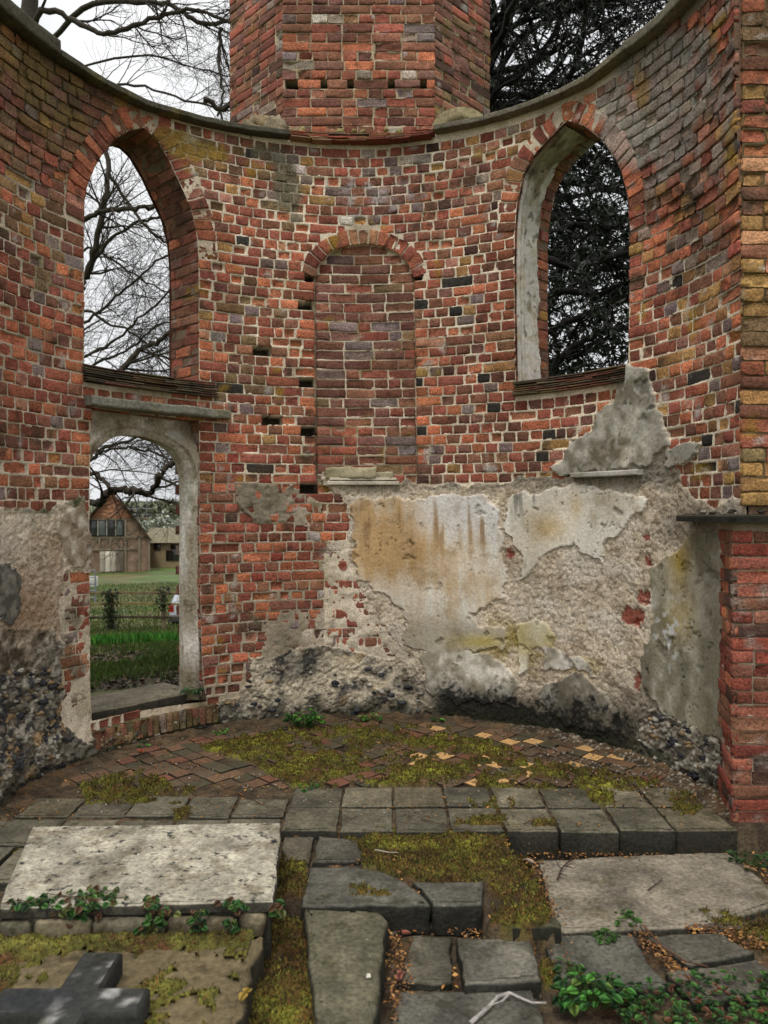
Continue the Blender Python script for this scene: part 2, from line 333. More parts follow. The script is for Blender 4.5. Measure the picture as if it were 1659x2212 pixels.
# ---- bricks: every brick is its own worn block
NU,NV=8,6
def add_bricks(acc,rows,cols,fmap,m=1,round_=.0026,rough=.0022,depth=.03,lich=None,seed=5):
    rows=np.array(rows,float)
    if len(rows)==0: return
    cols=np.array(cols,float); N=len(rows)
    u0,u1,v0,v1,h,sp=[rows[:,i][:,None,None] for i in range(6)]
    w=u1-u0; t=v1-v0
    ru=np.minimum(round_,w*.2); rv=np.minimum(round_*.8,t*.2)
    a=np.linspace(0,1,NU-2)[None,:,None]; b=np.linspace(0,1,NV-2)[None,None,:]
    ua=u0+ru+(w-2*ru)*a; vb=v0+rv+(t-2*rv)*b
    U=np.concatenate([u0,ua,u1],1); U=np.broadcast_to(U,(N,NU,NV)).copy()
    V=np.concatenate([v0,vb,v1],2); V=np.broadcast_to(V,(N,NU,NV)).copy()
    edge=np.zeros((1,NU,NV),bool); edge[:,[0,-1],:]=True; edge[:,:,[0,-1]]=True
    corner=np.zeros((1,NU,NV),bool)
    for i in(0,-1):
        for j in(0,-1): corner[0,i,j]=True
    # skew of the outline
    jit=RNG.normal(0,.0022,(N,4)); jv=RNG.normal(0,.0018,(N,4))
    fa=np.linspace(0,1,NU)[None,:,None]; fb=np.linspace(0,1,NV)[None,None,:]
    def bil(j): j=j[:,:,None,None]; return j[:,0]*(1-fa)*(1-fb)+j[:,1]*fa*(1-fb)+j[:,2]*(1-fa)*fb+j[:,3]*fa*fb
    U+=bil(jit); V+=bil(jv)
    k1=fbm(U*38,V*38,o=2,seed=seed); k2=fbm(U*14+9,V*22,o=2,seed=seed+1)
    Uo=U+edge*fbm(U*75,V*75,o=2,seed=seed+9)*.006; Vo=V+edge*fbm(U*70+3,V*60,o=2,seed=seed+2)*.005
    inw=corner*.003
    Uo=Uo+inw*np.sign((u0+u1)/2-U); Vo=Vo+inw*np.sign((v0+v1)/2-V)
    H=h+k2*rough+k1*rough*.8
    tiltu=RNG.normal(0,.0018,(N,1,1)); H=H+tiltu*(fa-.5)*2
    H=H-edge*round_*.9
    H=H-sp*(np.clip(fbm(U*22+40,V*30,o=3,seed=seed+3)+.45,0,1))*.022*(~edge+.3)
    vf=fmap(Uo,Vo,H).reshape(N,NU*NV,3)
    # back ring
    ring=[(i,0) for i in range(NU)]+[(NU-1,j) for j in range(1,NV)]+[(i,NV-1) for i in range(NU-2,-1,-1)]+[(0,j) for j in range(NV-2,0,-1)]
    ri=np.array([i*NV+j for i,j in ring]); nr=len(ri)
    Ur=Uo.reshape(N,-1)[:,ri]; Vr=Vo.reshape(N,-1)[:,ri]
    vb_=fmap(Ur,Vr,(h[:,:,0]-depth)+0*Ur)
    verts=np.concatenate([vf,vb_],1)
    q=[]
    for i in range(NU-1):
        for j in range(NV-1): q.append((i*NV+j,(i+1)*NV+j,(i+1)*NV+j+1,i*NV+j+1))
    for k in range(nr):
        q.append((ri[k],NU*NV+k,NU*NV+(k+1)%nr,ri[(k+1)%nr]))
    q=np.array(q); M=NU*NV+nr
    Q=(q[None]+(np.arange(N)*M)[:,None,None]).reshape(-1,4)
    # colours: mottled, some with lichen and limewash crumbs
    cc=cols[:,None,:]*(1+.42*fbm(verts[...,0]*30,verts[...,2]*30,verts[...,1]*30,o=3,seed=21))[...,None]
    if lich is not None:
        for colr,sc,th,sd_ in lich:
            mk=sstep(th,th+.18,fbm(verts[...,0]*sc,verts[...,2]*sc,verts[...,1]*sc,o=3,seed=sd_))[...,None]*.75
            cc=cc*(1-mk)+srgb(colr)*mk
    cc=weather(verts,cc)
    acc.add(verts.reshape(-1,3),cc.reshape(-1,3),q=Q,m=m)
def course_bricks(ua,ub,rnd,phead=.72,head=.105,stretch=.215,prev=None):
    """split ua..ub into bricks with joints"""
    out=[]; u=ua; j=.0108
    if ub-ua<.03: return out
    while u<ub-.004:
        w=(head if rnd.random()<phead else stretch)*rnd.uniform(.93,1.08)
        if prev:
            for _ in range(4):
                if any(abs(u+w-p)<.02 for p in prev): w+=rnd.choice((-.018,.02))
                else: break
        if ub-(u+w)<.055: w=ub-u
        if w>.29: w=w/2
        out.append((u,u+w-j if u+w<ub-.001 else ub)); u+=w
    return out
LICH_MAIN=[((150,120,42),5,.42,31),((182,176,166),9,.44,41),((70,58,46),7,.36,51)]
# ================================================================== APSE
apse=empty('ruined_apse',(0,5.9,0),'roofless curved brick apse wall with two pointed window openings, a doorway and a blocked arch','ruin')
DZ=.0735
HOLES=[(660,668,32,28),(662,825,32,28),(667,940,34,26),(667,1055,40,32),(588,897,44,22),(566,760,40,20),(1145,560,22,16),(668,602,20,26),(902,605,22,24)]
HB=[]
for x,y,w,h in HOLES:
    a=hit(x-w/2,y+h/2); b=hit(x+w/2,y-h/2); _r=math.floor((a[1]+b[1])/2/.0735); HB.append((a[0],b[0],_r*.0735+.002,(_r+1)*.0735-.004))
DARKB=[(905,665),(905,822),(910,940),(912,1052),(1010,612),(990,665),(1075,870),(1055,820),(1180,935),(570,1022),(1475,1018),(1510,1015),(1525,940),(1500,830),(1460,600),(520,840)]
DB=hits(DARKB)
rows=[];cols=[];nrows=[];ncols=[]
rc=random.Random(5)
def in_holes(a,b,z0,z1): return any(min(b,hb)-max(a,ha)>.015 and min(z1,hz1)-max(z0,hz0)>.012 for ha,hb,hz0,hz1 in HB)
sint,zint=hit(430,1400); 
prev=[]
nz_=int(4.6/DZ)
for i in range(nz_):
    z0=i*DZ; zc=z0+DZ/2
    cuts=[]
    for p in (LWX,RWX,DO,NIX):
        v=interval(p,zc)
        if v is None:
            v=interval(p,zc-.03) or interval(p,zc+.03)
            if v and v[1]-v[0]<.12: v=None
        if v: cuts.append((v[0]-.004,v[1]+.004))
    for ha,hb,hz0,hz1 in HB:
        if hz0<zc<hz1: cuts.append((ha,hb))
    cuts.sort(); segs=[]; u=S0
    for a,b in cuts:
        if a>u: segs.append((u,a))
        u=max(u,b)
    if u<S1: segs.append((u,S1))
    newprev=[]
    for a,b in segs:
        px_,_=proj(P((a+b)/2,zc)); 
        low=zc<1.63 and -1.6<(a+b)/2<-.35
        br=course_bricks(a,b,rc,phead=.4 if low else .91,prev=prev)
        for (x0,x1) in br:
            newprev.append(x1)
            zt=float(ztop((x0+x1)/2))
            if z0+DZ*.8>zt: continue
            if in_holes(x0,x1,z0,z0+DZ): continue
            px,py=proj(P((x0+x1)/2,zc)); px=float(px);py=float(py)
            c,k=bcolor(px,py)
            # orange quoins beside niche and windows
            nq=min([abs(x0-q) for a_,q in cuts]+[abs(x1-q) for q,a_ in cuts]+[9])
            if nq<.02 and py>480 and py<1100 and rc.random()<.6: c,k=bcolor(px,py,dict(orange=.6,red=.3,tan=.1))
            for sx,zx in DB:
                if x0<sx<x1 and z0<zx<z0+DZ: c,k=PAL['wood']*.8,'wood'
            sp=rc.random()**3*.35
            if rc.random()<.07: sp=rc.uniform(.6,1.1); c=.5*c+.5*PAL['orange'] if k!='wood' else c
            upper=1 if (px>1300 and py<650) or (px<260 and py<420) else 0
            hh=rc.uniform(.002,.008)+upper*rc.uniform(-.004,.008)
            if upper: sp=max(sp,rc.random()**2*.7)
            if rc.random()<.02: hh-=.02
            e=.0050+upper*rc.uniform(0,.003)
            rows.append((x0,x1,z0+e+rc.uniform(-.001,.001),z0+DZ-e+rc.uniform(-.001,.001),hh,sp)); cols.append(c)
    # niche infill
    v=interval(NI,zc) 
    if v:
        for (x0,x1) in course_bricks(v[0]+.012,v[1]-.010,rc,phead=.35):
            c,k=bcolor(0,0,dict(brown=.26,purple=.3,red=.26,olive=.06,blue=.07,pink=.05))
            nrows.append((x0,x1,z0+.006,z0+DZ-.006,-.03+rc.uniform(-.003,.004),rc.random()**2*.5)); ncols.append(c)
    prev=newprev
rows=np.array(rows); cols=np.array(cols)
zn,_,_=zones((rows[:,0]+rows[:,1])/2,(rows[:,2]+rows[:,3])/2)
znl,_,_=zones(rows[:,0]+.01,(rows[:,2]+rows[:,3])/2); znr,_,_=zones(rows[:,1]-.01,(rows[:,2]+rows[:,3])/2)
keep=(zn==0)|((znl==0)|(znr==0))
rows=rows[keep]; cols=cols[keep]
# smeared region: bricks sunk below mortar in noise
sm=np.array([(1 if (x>680 and y>1150) else .55 if (x<195 and y>1235) or (510<x<690 and 1035<y<1135) or (560<x<700 and y>1300) else 0) for x,y in zip(*proj(P((rows[:,0]+rows[:,1])/2,rows[:,2])))])
bw=Acc()
add_bricks(bw,rows,cols,lambda u,v,h:P(u,v+.004*vnoise(u*2.2,v*.7,seed=77),h),m=1,lich=LICH_MAIN)
NB=len(rows)
# voussoirs
def curve_map(poly,i0,i1,dirn=1):
    pts,Ln=resample(poly[i0:i1+1],.02)
    t=np.gradient(pts,axis=0); t/=np.linalg.norm(t,axis=1)[:,None]+1e-9
    nn=np.stack([-t[:,1],t[:,0]],-1); 
    for _ in range(3): nn[1:-1]=(nn[:-2]+nn[1:-1]*2+nn[2:])/4
    nn/=np.linalg.norm(nn,axis=1)[:,None]; A=np.linspace(0,Ln,len(pts))
    def f(a,r,h):
        s=np.interp(a,A,pts[:,0])+np.interp(a,A,nn[:,0])*r; z=np.interp(a,A,pts[:,1])+np.interp(a,A,nn[:,1])*r
        return P(s,z,h)
    return f,Ln
for poly,i0,i1,w,tab,split,hh0 in ((LW,2,15,.15,dict(orange=.35,red=.35,brown=.2,pink=.1),0,.006),(RWN,3,15,.14,dict(orange=.35,brown=.25,red=.2,ochre=.1,tan=.1),0,.006),(NI,3,11,.12,dict(orange=.4,tan=.3,red=.3),0,.01)):
    f,Ln=curve_map(poly,i0,i1); n=int(round(Ln/.068)); st=Ln/n; rr=[];cc_=[]
    for k in range(n):
        r1=w-.006+rc.uniform(-.012,.006)
        q=f(np.array([k*st+st/2]),np.array([w/2]),np.array([0.]))[0]; c,_=bcolor(*[float(v) for v in proj(q)],tab)
        rr.append((k*st+.0045,(k+1)*st-.0045,.004,r1,hh0+rc.uniform(-.003,.006),rc.random()**2*.6)); cc_.append(c)
    add_bricks(bw,rr,cc_,f,m=1,lich=LICH_MAIN)

# ---- backing grid
CELL=.0088
ns=int((S1-S0)/CELL); nzg=int(4.75/CELL)
sg=np.linspace(S0,S1,ns+1); zg=np.linspace(-.2,4.55,nzg+1)
S,Z=np.meshgrid(sg,zg,indexing='ij')
zone,PX,PY=zones(S,Z)
def snap_holes(S,Z,polys,cell):
    kill=np.zeros((S.shape[0]-1,S.shape[1]-1),bool)
    sc=(S[:-1,:-1]+S[1:,1:])/2; zc=(Z[:-1,:-1]+Z[1:,1:])/2
    S=S.copy(); Z=Z.copy()
    for p in polys:
        pa=np.array(p); x0,z0=pa.min(0)-.05; x1,z1=pa.max(0)+.05
        sub=(sc>x0)&(sc<x1)&(zc>z0)&(zc<z1)
        r=np.zeros_like(kill); r[sub]=inpoly(sc[sub],zc[sub],p); kill|=r
        sv=(S>x0)&(S<x1)&(Z>z0)&(Z<z1)
        idx=np.nonzero(sv); d,bx,bz=seg_near(S[idx],Z[idx],p); m=d<cell*.72
        S[idx[0][m],idx[1][m]]=bx[m]; Z[idx[0][m],idx[1][m]]=bz[m]
    return S,Z,kill
S,Z,kill=snap_holes(S,Z,OPEN,CELL)
ZT=ztop((S[:-1,:-1]+S[1:,1:])/2); kill|=((Z[:-1,:-1]+Z[1:,1:])/2>ZT+.005)
# relief
n_lo=fbm(S*3,Z*3,o=3,seed=1); n_md=fbm(S*16,Z*16,o=4,seed=2); n_hi=fbm(S*55,Z*55,o=3,seed=4)
H=np.full(S.shape,.0012)+n_md*.0035+n_hi*.0025
upR=sstep(1250,1400,PX)*sstep(700,400,PY); upL=sstep(330,150,PX)*sstep(480,330,PY)
H-= (upR+upL)*(.010)
smear=np.zeros(S.shape)
smear=np.maximum(smear,sstep(680,720,PX)*sstep(1150,1200,PY)*.62)
smear=np.maximum(smear,sstep(200,190,PX)*sstep(1235,1260,PY)*.30)
smear=np.maximum(smear,inpoly(PX+8*n_md,PY+8*n_md,[(505,1040),(640,1055),(700,1090),(690,1140),(560,1135),(515,1095)])*.95)
smear=np.maximum(smear,sstep(520,640,PX)*sstep(1290,1370,PY)*.85)
H+=smear*(.004+.020*np.clip(n_md+.1+.9*n_lo,-.4,1))
m1=zone==1; m2=zone==2; m3=zone>=10
rid=np.abs(fbm(S*26,Z*20,o=4,seed=14))
Hr=.014+.007*n_md+.008*n_hi+.008*n_lo-.007*(rid<.03)+.009*(rid-.2)
H=np.where(m1,Hr,H)
wd1,wd2,wid,wid2=worley(S*12+1.6*n_md,Z*18+1.6*n_md+.6*n_hi,seed=8)
wb=sstep(0,.35,wd2-wd1)
inC=(PX>470)&(PX<1000)
Hf=.006+np.where(inC,.012,.026)*wb*(.3+wid)*(1+.8*n_md)+.006*n_hi+.012*n_lo
H=np.where(m2,Hf,H)
Hp=.027+.004*n_lo+.0015*n_md+.0008*n_hi
crk=(np.abs(fbm(S*4.5,Z*4.5,o=5,seed=63))<.007)&(fbm(S*2,Z*2,seed=64)>-.1); ep=(fbm(S*9,Z*9,o=5,seed=61)>.43); Hp=np.where(crk,Hp-.008,Hp); Hp=np.where(ep,.018+.004*n_hi,Hp)
H=np.where(m3,Hp,H); 
bulge=sstep(.5,0,Z)*(.02+.05*sstep(300,0,PX))*(1+.6*n_lo)
bulge*=1-.0*PX
H+=bulge
inN=np.zeros(S.shape,bool); sv=(S>NI[0][0]-.1)&(S<NI[-1][0]+.1); inN[sv]=inpoly(S[sv],Z[sv],NI)
H=np.where(inN&(zone==0),-.036+n_md*.004+n_hi*.003,H)
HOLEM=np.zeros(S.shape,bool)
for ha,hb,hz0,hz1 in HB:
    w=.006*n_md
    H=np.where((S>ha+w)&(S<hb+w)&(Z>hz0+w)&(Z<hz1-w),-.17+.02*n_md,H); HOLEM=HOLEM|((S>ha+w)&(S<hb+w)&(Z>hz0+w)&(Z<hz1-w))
# mortar stands back behind every brick so worn faces never sink into it
for rws in (rows,np.array(nrows)):
    for r in rws:
        i0,i1=np.searchsorted(sg,[r[0]+.009,r[1]-.009]); j0,j1=np.searchsorted(zg,[r[2]+.007,r[3]-.007])
        if i1>i0 and j1>j0:
            blk=H[i0:i1,j0:j1]; zb_k=(zone[i0:i1,j0:j1]==0)&(smear[i0:i1,j0:j1]<.28); H[i0:i1,j0:j1]=np.where(zb_k,np.minimum(blk,r[4]-.032),blk)
# gap beside the niche
gl=np.array([p for p in NI]); gd,_,_=seg_near(S[sv],Z[sv],NI[0:4],closed=False); tmp=H[sv]; tmp=np.where((gd<.013)&(zone[sv]==0)&(PX[sv]<700),-.07,tmp); H[sv]=tmp
gd,_,_=seg_near(S[sv],Z[sv],NI[11:],closed=False); tmp=H[sv]; tmp=np.where((gd<.006)&(zone[sv]==0),-.06,tmp); H[sv]=tmp
# colours
def mixc(c,k,m): m=np.clip(m,0,1)[...,None]; return c*(1-m)+srgb(k)*m
C=np.zeros(S.shape+(3,))+srgb((236,220,194))
C=mixc(C,(156,138,112),.15+1.0*n_lo+.4*n_md)
C=mixc(C,(84,76,60),(upR+upL)*.8)
C=mixc(C,(120,104,84),sstep(500,150,PX)*sstep(1100,900,PY)*.4)
C=mixc(C,(140,125,105),((PX>425)&(PX<700)&(PY>1040))*.6)
C=mixc(C,(128,112,55),sstep(.15,.5,fbm(S*6,Z*6,o=4,seed=71))*np.where(inN,.7,.35))
C=mixc(C,(112,106,88),smear*sstep(700,600,PX)*.7)
C=mixc(C,(196,184,164),smear*sstep(680,720,PX)*.7)
Cr=np.zeros_like(C)+srgb((216,200,176)); Cr=mixc(Cr,(160,142,118),.25+.9*n_md+.6*n_hi); Cr=mixc(Cr,(212,202,186),sstep(.0,.5,fbm(S*5,Z*5,o=4,seed=81))*.8)
Cr=mixc(Cr,(150,132,66),sstep(.08,.4,fbm(S*3.5,Z*4.5,o=4,seed=83))*np.exp(-((PX-1180)/190)**2-((PY-1390)/60)**2)*1.1)
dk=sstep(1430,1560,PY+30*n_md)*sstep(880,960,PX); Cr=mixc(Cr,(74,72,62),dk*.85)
Cr=mixc(Cr,(92,88,76),sstep(1075,1030,PY+20*n_md)*sstep(700,760,PX)*.75)
Cr=mixc(Cr,(96,88,72),np.exp(-((PX-1500)/70)**2-((PY-1130)/60)**2)*.8)
Cr=mixc(Cr,(164,138,112),((PX<130)&(PY>1150))*(.35+n_lo))
Cr=mixc(Cr,(80,70,56),((PX<110)&(PY>1360))*(.6+n_md))
Cr=mixc(Cr,(96,96,70),((PX<200)&(PY<1110))*(.6+n_md))
for bx,by,rx,ry in ((1400,1160,9,9),(1405,1210,8,12),(1370,1330,26,18),(1392,1290,12,16),(1380,1345,12,8),(1378,1470,8,22),(1107,1195,5,14)):
    e=((PX+8*n_hi+6*n_md-bx)/rx)**2+((PY+10*n_hi-by)/ry)**2; Cr=mixc(Cr,(148,62,46),(e<1)*.85); H-=np.where(e<1.1,.012,0)
vein=sstep(.03,.0,rid)*.3; Cr=Cr*(1-vein[...,None])
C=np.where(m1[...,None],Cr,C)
Cf=np.where((wid2>.62)[...,None],srgb((160,152,136)),np.where((wid2>.28)[...,None],srgb((112,104,90)),np.where((wid2>.1)[...,None],srgb((58,58,60)),srgb((150,124,88)))))
Cf=Cf*(1+.35*n_hi[...,None]); mort=sstep(.22,.05,wd2-wd1); Cf=mixc(Cf,(120,108,88),mort*.8); Cf=mixc(Cf,(200,186,160),sstep(-.35,.15,fbm(S*9,Z*9,o=4,seed=95))*sstep(470,560,PX)*sstep(1000,900,PX)*.85)
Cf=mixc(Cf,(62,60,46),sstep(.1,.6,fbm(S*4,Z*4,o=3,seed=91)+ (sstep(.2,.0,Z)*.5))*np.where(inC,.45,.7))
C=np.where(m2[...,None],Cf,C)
streak=fbm(S*22,Z*2.2,o=3,seed=101)
Cp=np.zeros_like(C)+srgb((226,220,206)); Cp=mixc(Cp,(190,178,156),.25+.9*n_lo+.3*n_md)
zA=zone==10; zB=zone==11; zE=zone==14
och=np.exp(-((PX-800)/110)**2-((PY-1150)/110)**2)*1.1+np.exp(-((PX-930)/190)**2-((PY-1230)/90)**2)*.6
CA=mixc(Cp,(184,152,108),(och*1.1+.45*streak+.4*n_lo+.2*n_md)*.95)
CA=mixc(CA,(216,212,206),sstep(860,960,PX)*sstep(1190,1100,PY+60*streak)*.9)
CA=mixc(CA,(150,120,84),sstep(.25,.5,streak)*np.exp(-((PY-1130)/55)**2)*.9)
CA=mixc(CA,(158,150,130),sstep(1310,1370,PY)*.75)
CA=mixc(CA,(172,154,70),np.exp(-((PX-1040)/60)**2-((PY-1385)/16)**2)*.8)
CB=mixc(Cp,(120,118,110),sstep(.0,.45,streak)*sstep(1150,1080,PY)*sstep(1240,1160,PX)*.95)
CB=mixc(CB,(186,160,108),np.exp(-((PX-1190)/40)**2-((PY-1140)/30)**2)*.8+np.exp(-((PX-1250)/14)**2-((PY-1095)/30)**2)*.6)
CE=mixc(Cp,(142,136,116),.85+.4*n_lo+.5*n_md); CE=mixc(CE,(92,88,70),sstep(.1,.5,fbm(S*6,Z*3,o=4,seed=121))*.6); CE=mixc(CE,(160,136,58),(np.exp(-((PX-1475)/22)**2-((PY-1215)/50)**2)+np.exp(-((PX-1480)/35)**2-((PY-1330)/50)**2)*.6)*.9)
CE=mixc(CE,(190,190,184),sstep(.30,.42,fbm(S*28,Z*28,o=2,seed=111))*np.exp(-((PX-1450)/40)**2-((PY-1370)/80)**2)*1.2)
CE=mixc(CE,(96,90,74),sstep(1500,1540,PX)*.5)
CD=mixc(Cp,(124,118,102),.75+.7*n_md); CD=mixc(CD,(160,156,146),sstep(.3,.45,fbm(S*30,Z*30,o=2,seed=112))); CD=mixc(CD,(158,152,140),sstep(1390,1440,PX+20*n_lo)*.8)
CF=mixc(Cp,(140,124,102),.85+n_md); CG=mixc(Cp,(86,84,76),.9+.5*n_md); CK=mixc(Cp,(176,158,76),.6+.8*n_lo); CL=mixc(Cp,(150,142,122),.6+n_md); CL=mixc(CL,(80,80,70),sstep(1440,1520,PY+30*n_md)*.6); CM=mixc(Cp,(104,98,84),.9+.5*n_md); CN=mixc(Cp,(150,144,130),.6+n_md)
for i,cx_ in enumerate((CA,CB,CD,CD,CE,CF,CG,CK,CL,CM,CN)): C=np.where((zone==10+i)[...,None],cx_,C)
C=np.where((m3&ep)[...,None],C*.72,C); C=np.where((m3&crk)[...,None],C*.45,C)
# black mould band at the foot of the wall
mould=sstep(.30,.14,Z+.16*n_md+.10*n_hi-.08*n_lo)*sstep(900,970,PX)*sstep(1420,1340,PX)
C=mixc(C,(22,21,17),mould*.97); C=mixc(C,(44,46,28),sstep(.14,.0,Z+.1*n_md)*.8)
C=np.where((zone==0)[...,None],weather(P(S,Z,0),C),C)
C=mixc(C,(44,36,30),HOLEM*.9)  # shade inside the wall holes, painted in as dark brown
V=P(S,Z,H); idx=np.arange(V.shape[0]*V.shape[1]).reshape(V.shape[:2])
fz=zone[:-1,:-1]
def grid_part(mask):
    q=np.stack([idx[:-1,:-1],idx[1:,:-1],idx[1:,1:],idx[:-1,1:]],-1)[mask&~kill]
    u,inv=np.unique(q,return_inverse=True)
    return V.reshape(-1,3)[u],C.reshape(-1,3)[u],inv.reshape(-1,4)
def emit(name,mask,material,label=None,parent=apse):
    v,c,q=grid_part(mask)
    if len(q)==0: return
    a=Acc(); a.add(v,c,q=q); o=a.build(name,material,parent,smooth=True)
    if label: o['label']=label
    return o
inNf=inN[:-1,:-1]
# niche infill
ni=Acc(); nrows=np.array(nrows); ncols=np.array(ncols)
znn,_,_=zones((nrows[:,0]+nrows[:,1])/2,(nrows[:,2]+nrows[:,3])/2); kk=znn==0
add_bricks(ni,nrows[kk],ncols[kk],P,m=1,lich=[((140,118,44),7,.34,33),((170,160,140),9,.5,44)])
v,c,q=grid_part((fz==0)&inNf); ni.add(v,c,q=q,m=0)
o=ni.build('niche_infill',[M_MORTAR,M_BRICK],apse); o['label']='purplish brick infill blocking the round-headed arch'
v,c,q=grid_part((fz==0)&~inNf); bw.add(v,c,q=q,m=0)
emit('rough_render',(fz==1)&(PX[:-1,:-1]>500),M_RENDER,'crumbling pinkish-grey rough render right of the blocked arch')
emit('rough_render',(fz==1)&(PX[:-1,:-1]<=500),M_RENDER,'crumbling brown rough render left of the doorway')
emit('flint_footing',fz==2,M_FLINT,'knapped flint and rubble footing')
for i,lb in enumerate(('large ochre and white stained plaster patch','white flaking plaster patch with ragged lower edge','tall grey triangular plaster patch under the right window','small crosshatched plaster scrap','grey plaster panel beside the red pier','oval plaster scrap left of the doorway','dark grey plaster scrap at the far left','small yellow lichened plaster scrap','low grey plaster skin below the large stained patch','blackened plaster skin low on the right','thin flaking plaster scrap low on the right')):
    emit('plaster_patch',fz==10+i,M_PLASTER,lb)
# ---- outer face, reveals
def open_dir(poly):
    p=np.array(poly); c=(p.min(0)+p.max(0))/2; th=c[0]/RW_; return np.array([math.sin(th),math.cos(th),0])
TH={0:.36,1:.40,2:.13}
outs=[]
for k,poly in enumerate(OPEN):
    d=open_dir(poly); pts=P(np.array(poly)[:,0],np.array(poly)[:,1],0)+d*TH[k]
    th=np.arctan2(pts[:,0]-cxz(pts[:,2]),pts[:,1]-CY)
    o_=np.array([(a*RW_,b) for a,b in zip(th,pts[:,2])])
    if k==2: cm_=(o_.min(0)+o_.max(0))/2; o_=cm_+(o_-cm_)*np.array([1.9,1.15])
    outs.append([tuple(v_) for v_ in o_])
so_=np.linspace(S0,S1,int((S1-S0)/.05)); zo=np.linspace(-.4,4.5,96); SO,ZO=np.meshgrid(so_,zo,indexing='ij')
SO,ZO,ko=snap_holes(SO,ZO,outs,.05)
ko|=((ZO[:-1,:-1]+ZO[1:,1:])/2>ztop((SO[:-1,:-1]+SO[1:,1:])/2)+.02)
VO=P(SO,ZO,-.39+.01*fbm(SO*8,ZO*8,seed=5)); io=np.arange(SO.size).reshape(SO.shape)
q=np.stack([io[:-1,:-1],io[1:,:-1],io[1:,1:],io[:-1,1:]],-1)[~ko]
bw.add(VO.reshape(-1,3),srgb((120,84,64)),q=q,m=0)
# top of wall
st=np.linspace(S0,S1,160); zt=ztop(st)-.01
top=np.stack([P(st,zt,-.01),P(st,zt,-.39)],1).reshape(-1,3); qi=np.arange(159)*2
bw.add(top,srgb((110,95,75)),q=np.stack([qi,qi+2,qi+3,qi+1],-1),m=0)
for e in (S0,S1):
    zz=np.linspace(-.2,float(ztop(e))-.01,20); pts=np.stack([P(e+0*zz,zz,-.0),P(e+0*zz,zz,-.39)],1).reshape(-1,3); qi=np.arange(19)*2
    bw.add(pts,srgb((120,95,75)),q=np.stack([qi,qi+2,qi+3,qi+1],-1),m=0)
def reveal_map(poly,d):
    pts,Ln=resample(poly,.02); A=np.linspace(0,Ln,len(pts))
    P3=P(pts[:,0],pts[:,1],0); t=np.gradient(P3,axis=0); t/=np.linalg.norm(t,axis=1)[:,None]+1e-9
    n=np.cross(t,d); n/=np.linalg.norm(n,axis=1)[:,None]; cen=P3.mean(0)
    if ((cen-P3)*n).sum()<0: n=-n
    for _ in range(4): n[1:-1]=(n[:-2]+2*n[1:-1]+n[2:])/4
    def f(a,tt,h):
        a=np.asarray(a,float); tt=np.asarray(tt,float); h=np.asarray(h,float)
        p=np.stack([np.interp(a,A,P3[:,i]) for i in range(3)],-1); nn=np.stack([np.interp(a,A,n[:,i]) for i in range(3)],-1)
        return p+d*tt[...,None]+nn*h[...,None]
    return f,Ln
def reveal(poly,k,tab,skip=None,acc=bw,bricks=True,colr=(150,132,108)):
    d=open_dir(poly); f,Ln=reveal_map(poly,d); T=TH[k]
    a,t=np.meshgrid(np.linspace(0,Ln,int(Ln/.012)),np.linspace(0,T,24),indexing='ij')
    v=f(a,t,.003*fbm(a*30,t*30,seed=6)-.003); ii=np.arange(a.size).reshape(a.shape)
    q=np.stack([ii[:-1,:-1],ii[1:,:-1],ii[1:,1:],ii[:-1,1:]],-1).reshape(-1,4)
    acc.add(v.reshape(-1,3),srgb(colr)*(1+.2*fbm(a*9,t*9,seed=7)).reshape(-1,1),q=q,m=0)
    if not bricks: return
    n=int(Ln/DZ); st_=Ln/n; rr=[];cc=[]
    for i in range(n):
        tt=[0,.21,T] if i%2 else [0,.105,.30,T]
        for x,y in zip(tt[:-1],tt[1:]):
            if y-x<.02: continue
            c,_=bcolor(0,0,tab)
            rr.append((i*st_+.0045,(i+1)*st_-.0045,x+(.004 if x else .002),y-.004,rc.uniform(.002,.007),rc.random()**2*.6)); cc.append(c)
    add_bricks(acc,rr,cc,f,m=1,lich=LICH_MAIN)
    return f,Ln
reveal(LW,0,dict(red=.3,brown=.4,purple=.2,orange=.1),colr=(120,102,82))
fR,LnR=reveal(RWN,1,dict(red=.35,brown=.35,orange=.2,purple=.1),colr=(120,102,82))
reveal(DO,2,dict(brown=.5,red=.2,grey=.3),colr=(110,98,80))
_in=P(np.array(DO)[:,0],np.array(DO)[:,1],0)+open_dir(DO)*.13; _ot=P(np.array(outs[2])[:,0],np.array(outs[2])[:,1],-.39); _k=np.arange(len(DO)-1)*2   # splay to the outer face
bw.add(np.stack([_in,_ot],1).reshape(-1,3),srgb((118,92,72)),q=np.stack([_k,_k+2,_k+3,_k+1],-1),m=0)
bw.build('brick_wall',[M_MORTAR,M_BRICK],apse)
# pale plaster left on the right window's reveal
pl=Acc(); a0,a1=0,LnR*.50
a,t=np.meshgrid(np.linspace(a0,a1,190),np.linspace(.004,.30,34),indexing='ij')
edge=.27+.03*fbm(a*4,t*0,seed=12)+.02*fbm(a*14,t*0,seed=13); t=np.minimum(t,edge)
roll=.010*np.exp(-((t-.035)/.012)**2)+.008*np.exp(-((t-.075)/.010)**2)
hgt=.016+roll+.003*fbm(a*10,t*10,seed=15)+.0025*fbm(a*40,t*40,seed=16); hgt=np.where(t>=edge-.001,.002,hgt)
v=fR(a,t,hgt); cc=np.zeros(a.shape+(3,))+srgb((200,194,184)); nn_=fbm(a*6,t*12,seed=18)
cc=mixc(cc,(136,124,104),sstep(.0,.5,nn_+(a/a1-.55)*1.1)); cc=mixc(cc,(180,168,140),sstep(.0,.4,fbm(a*14,t*14,seed=19))*.6); cc=mixc(cc,(92,84,72),sstep(.35,.5,fbm(a*20,t*20,seed=20))*.8)
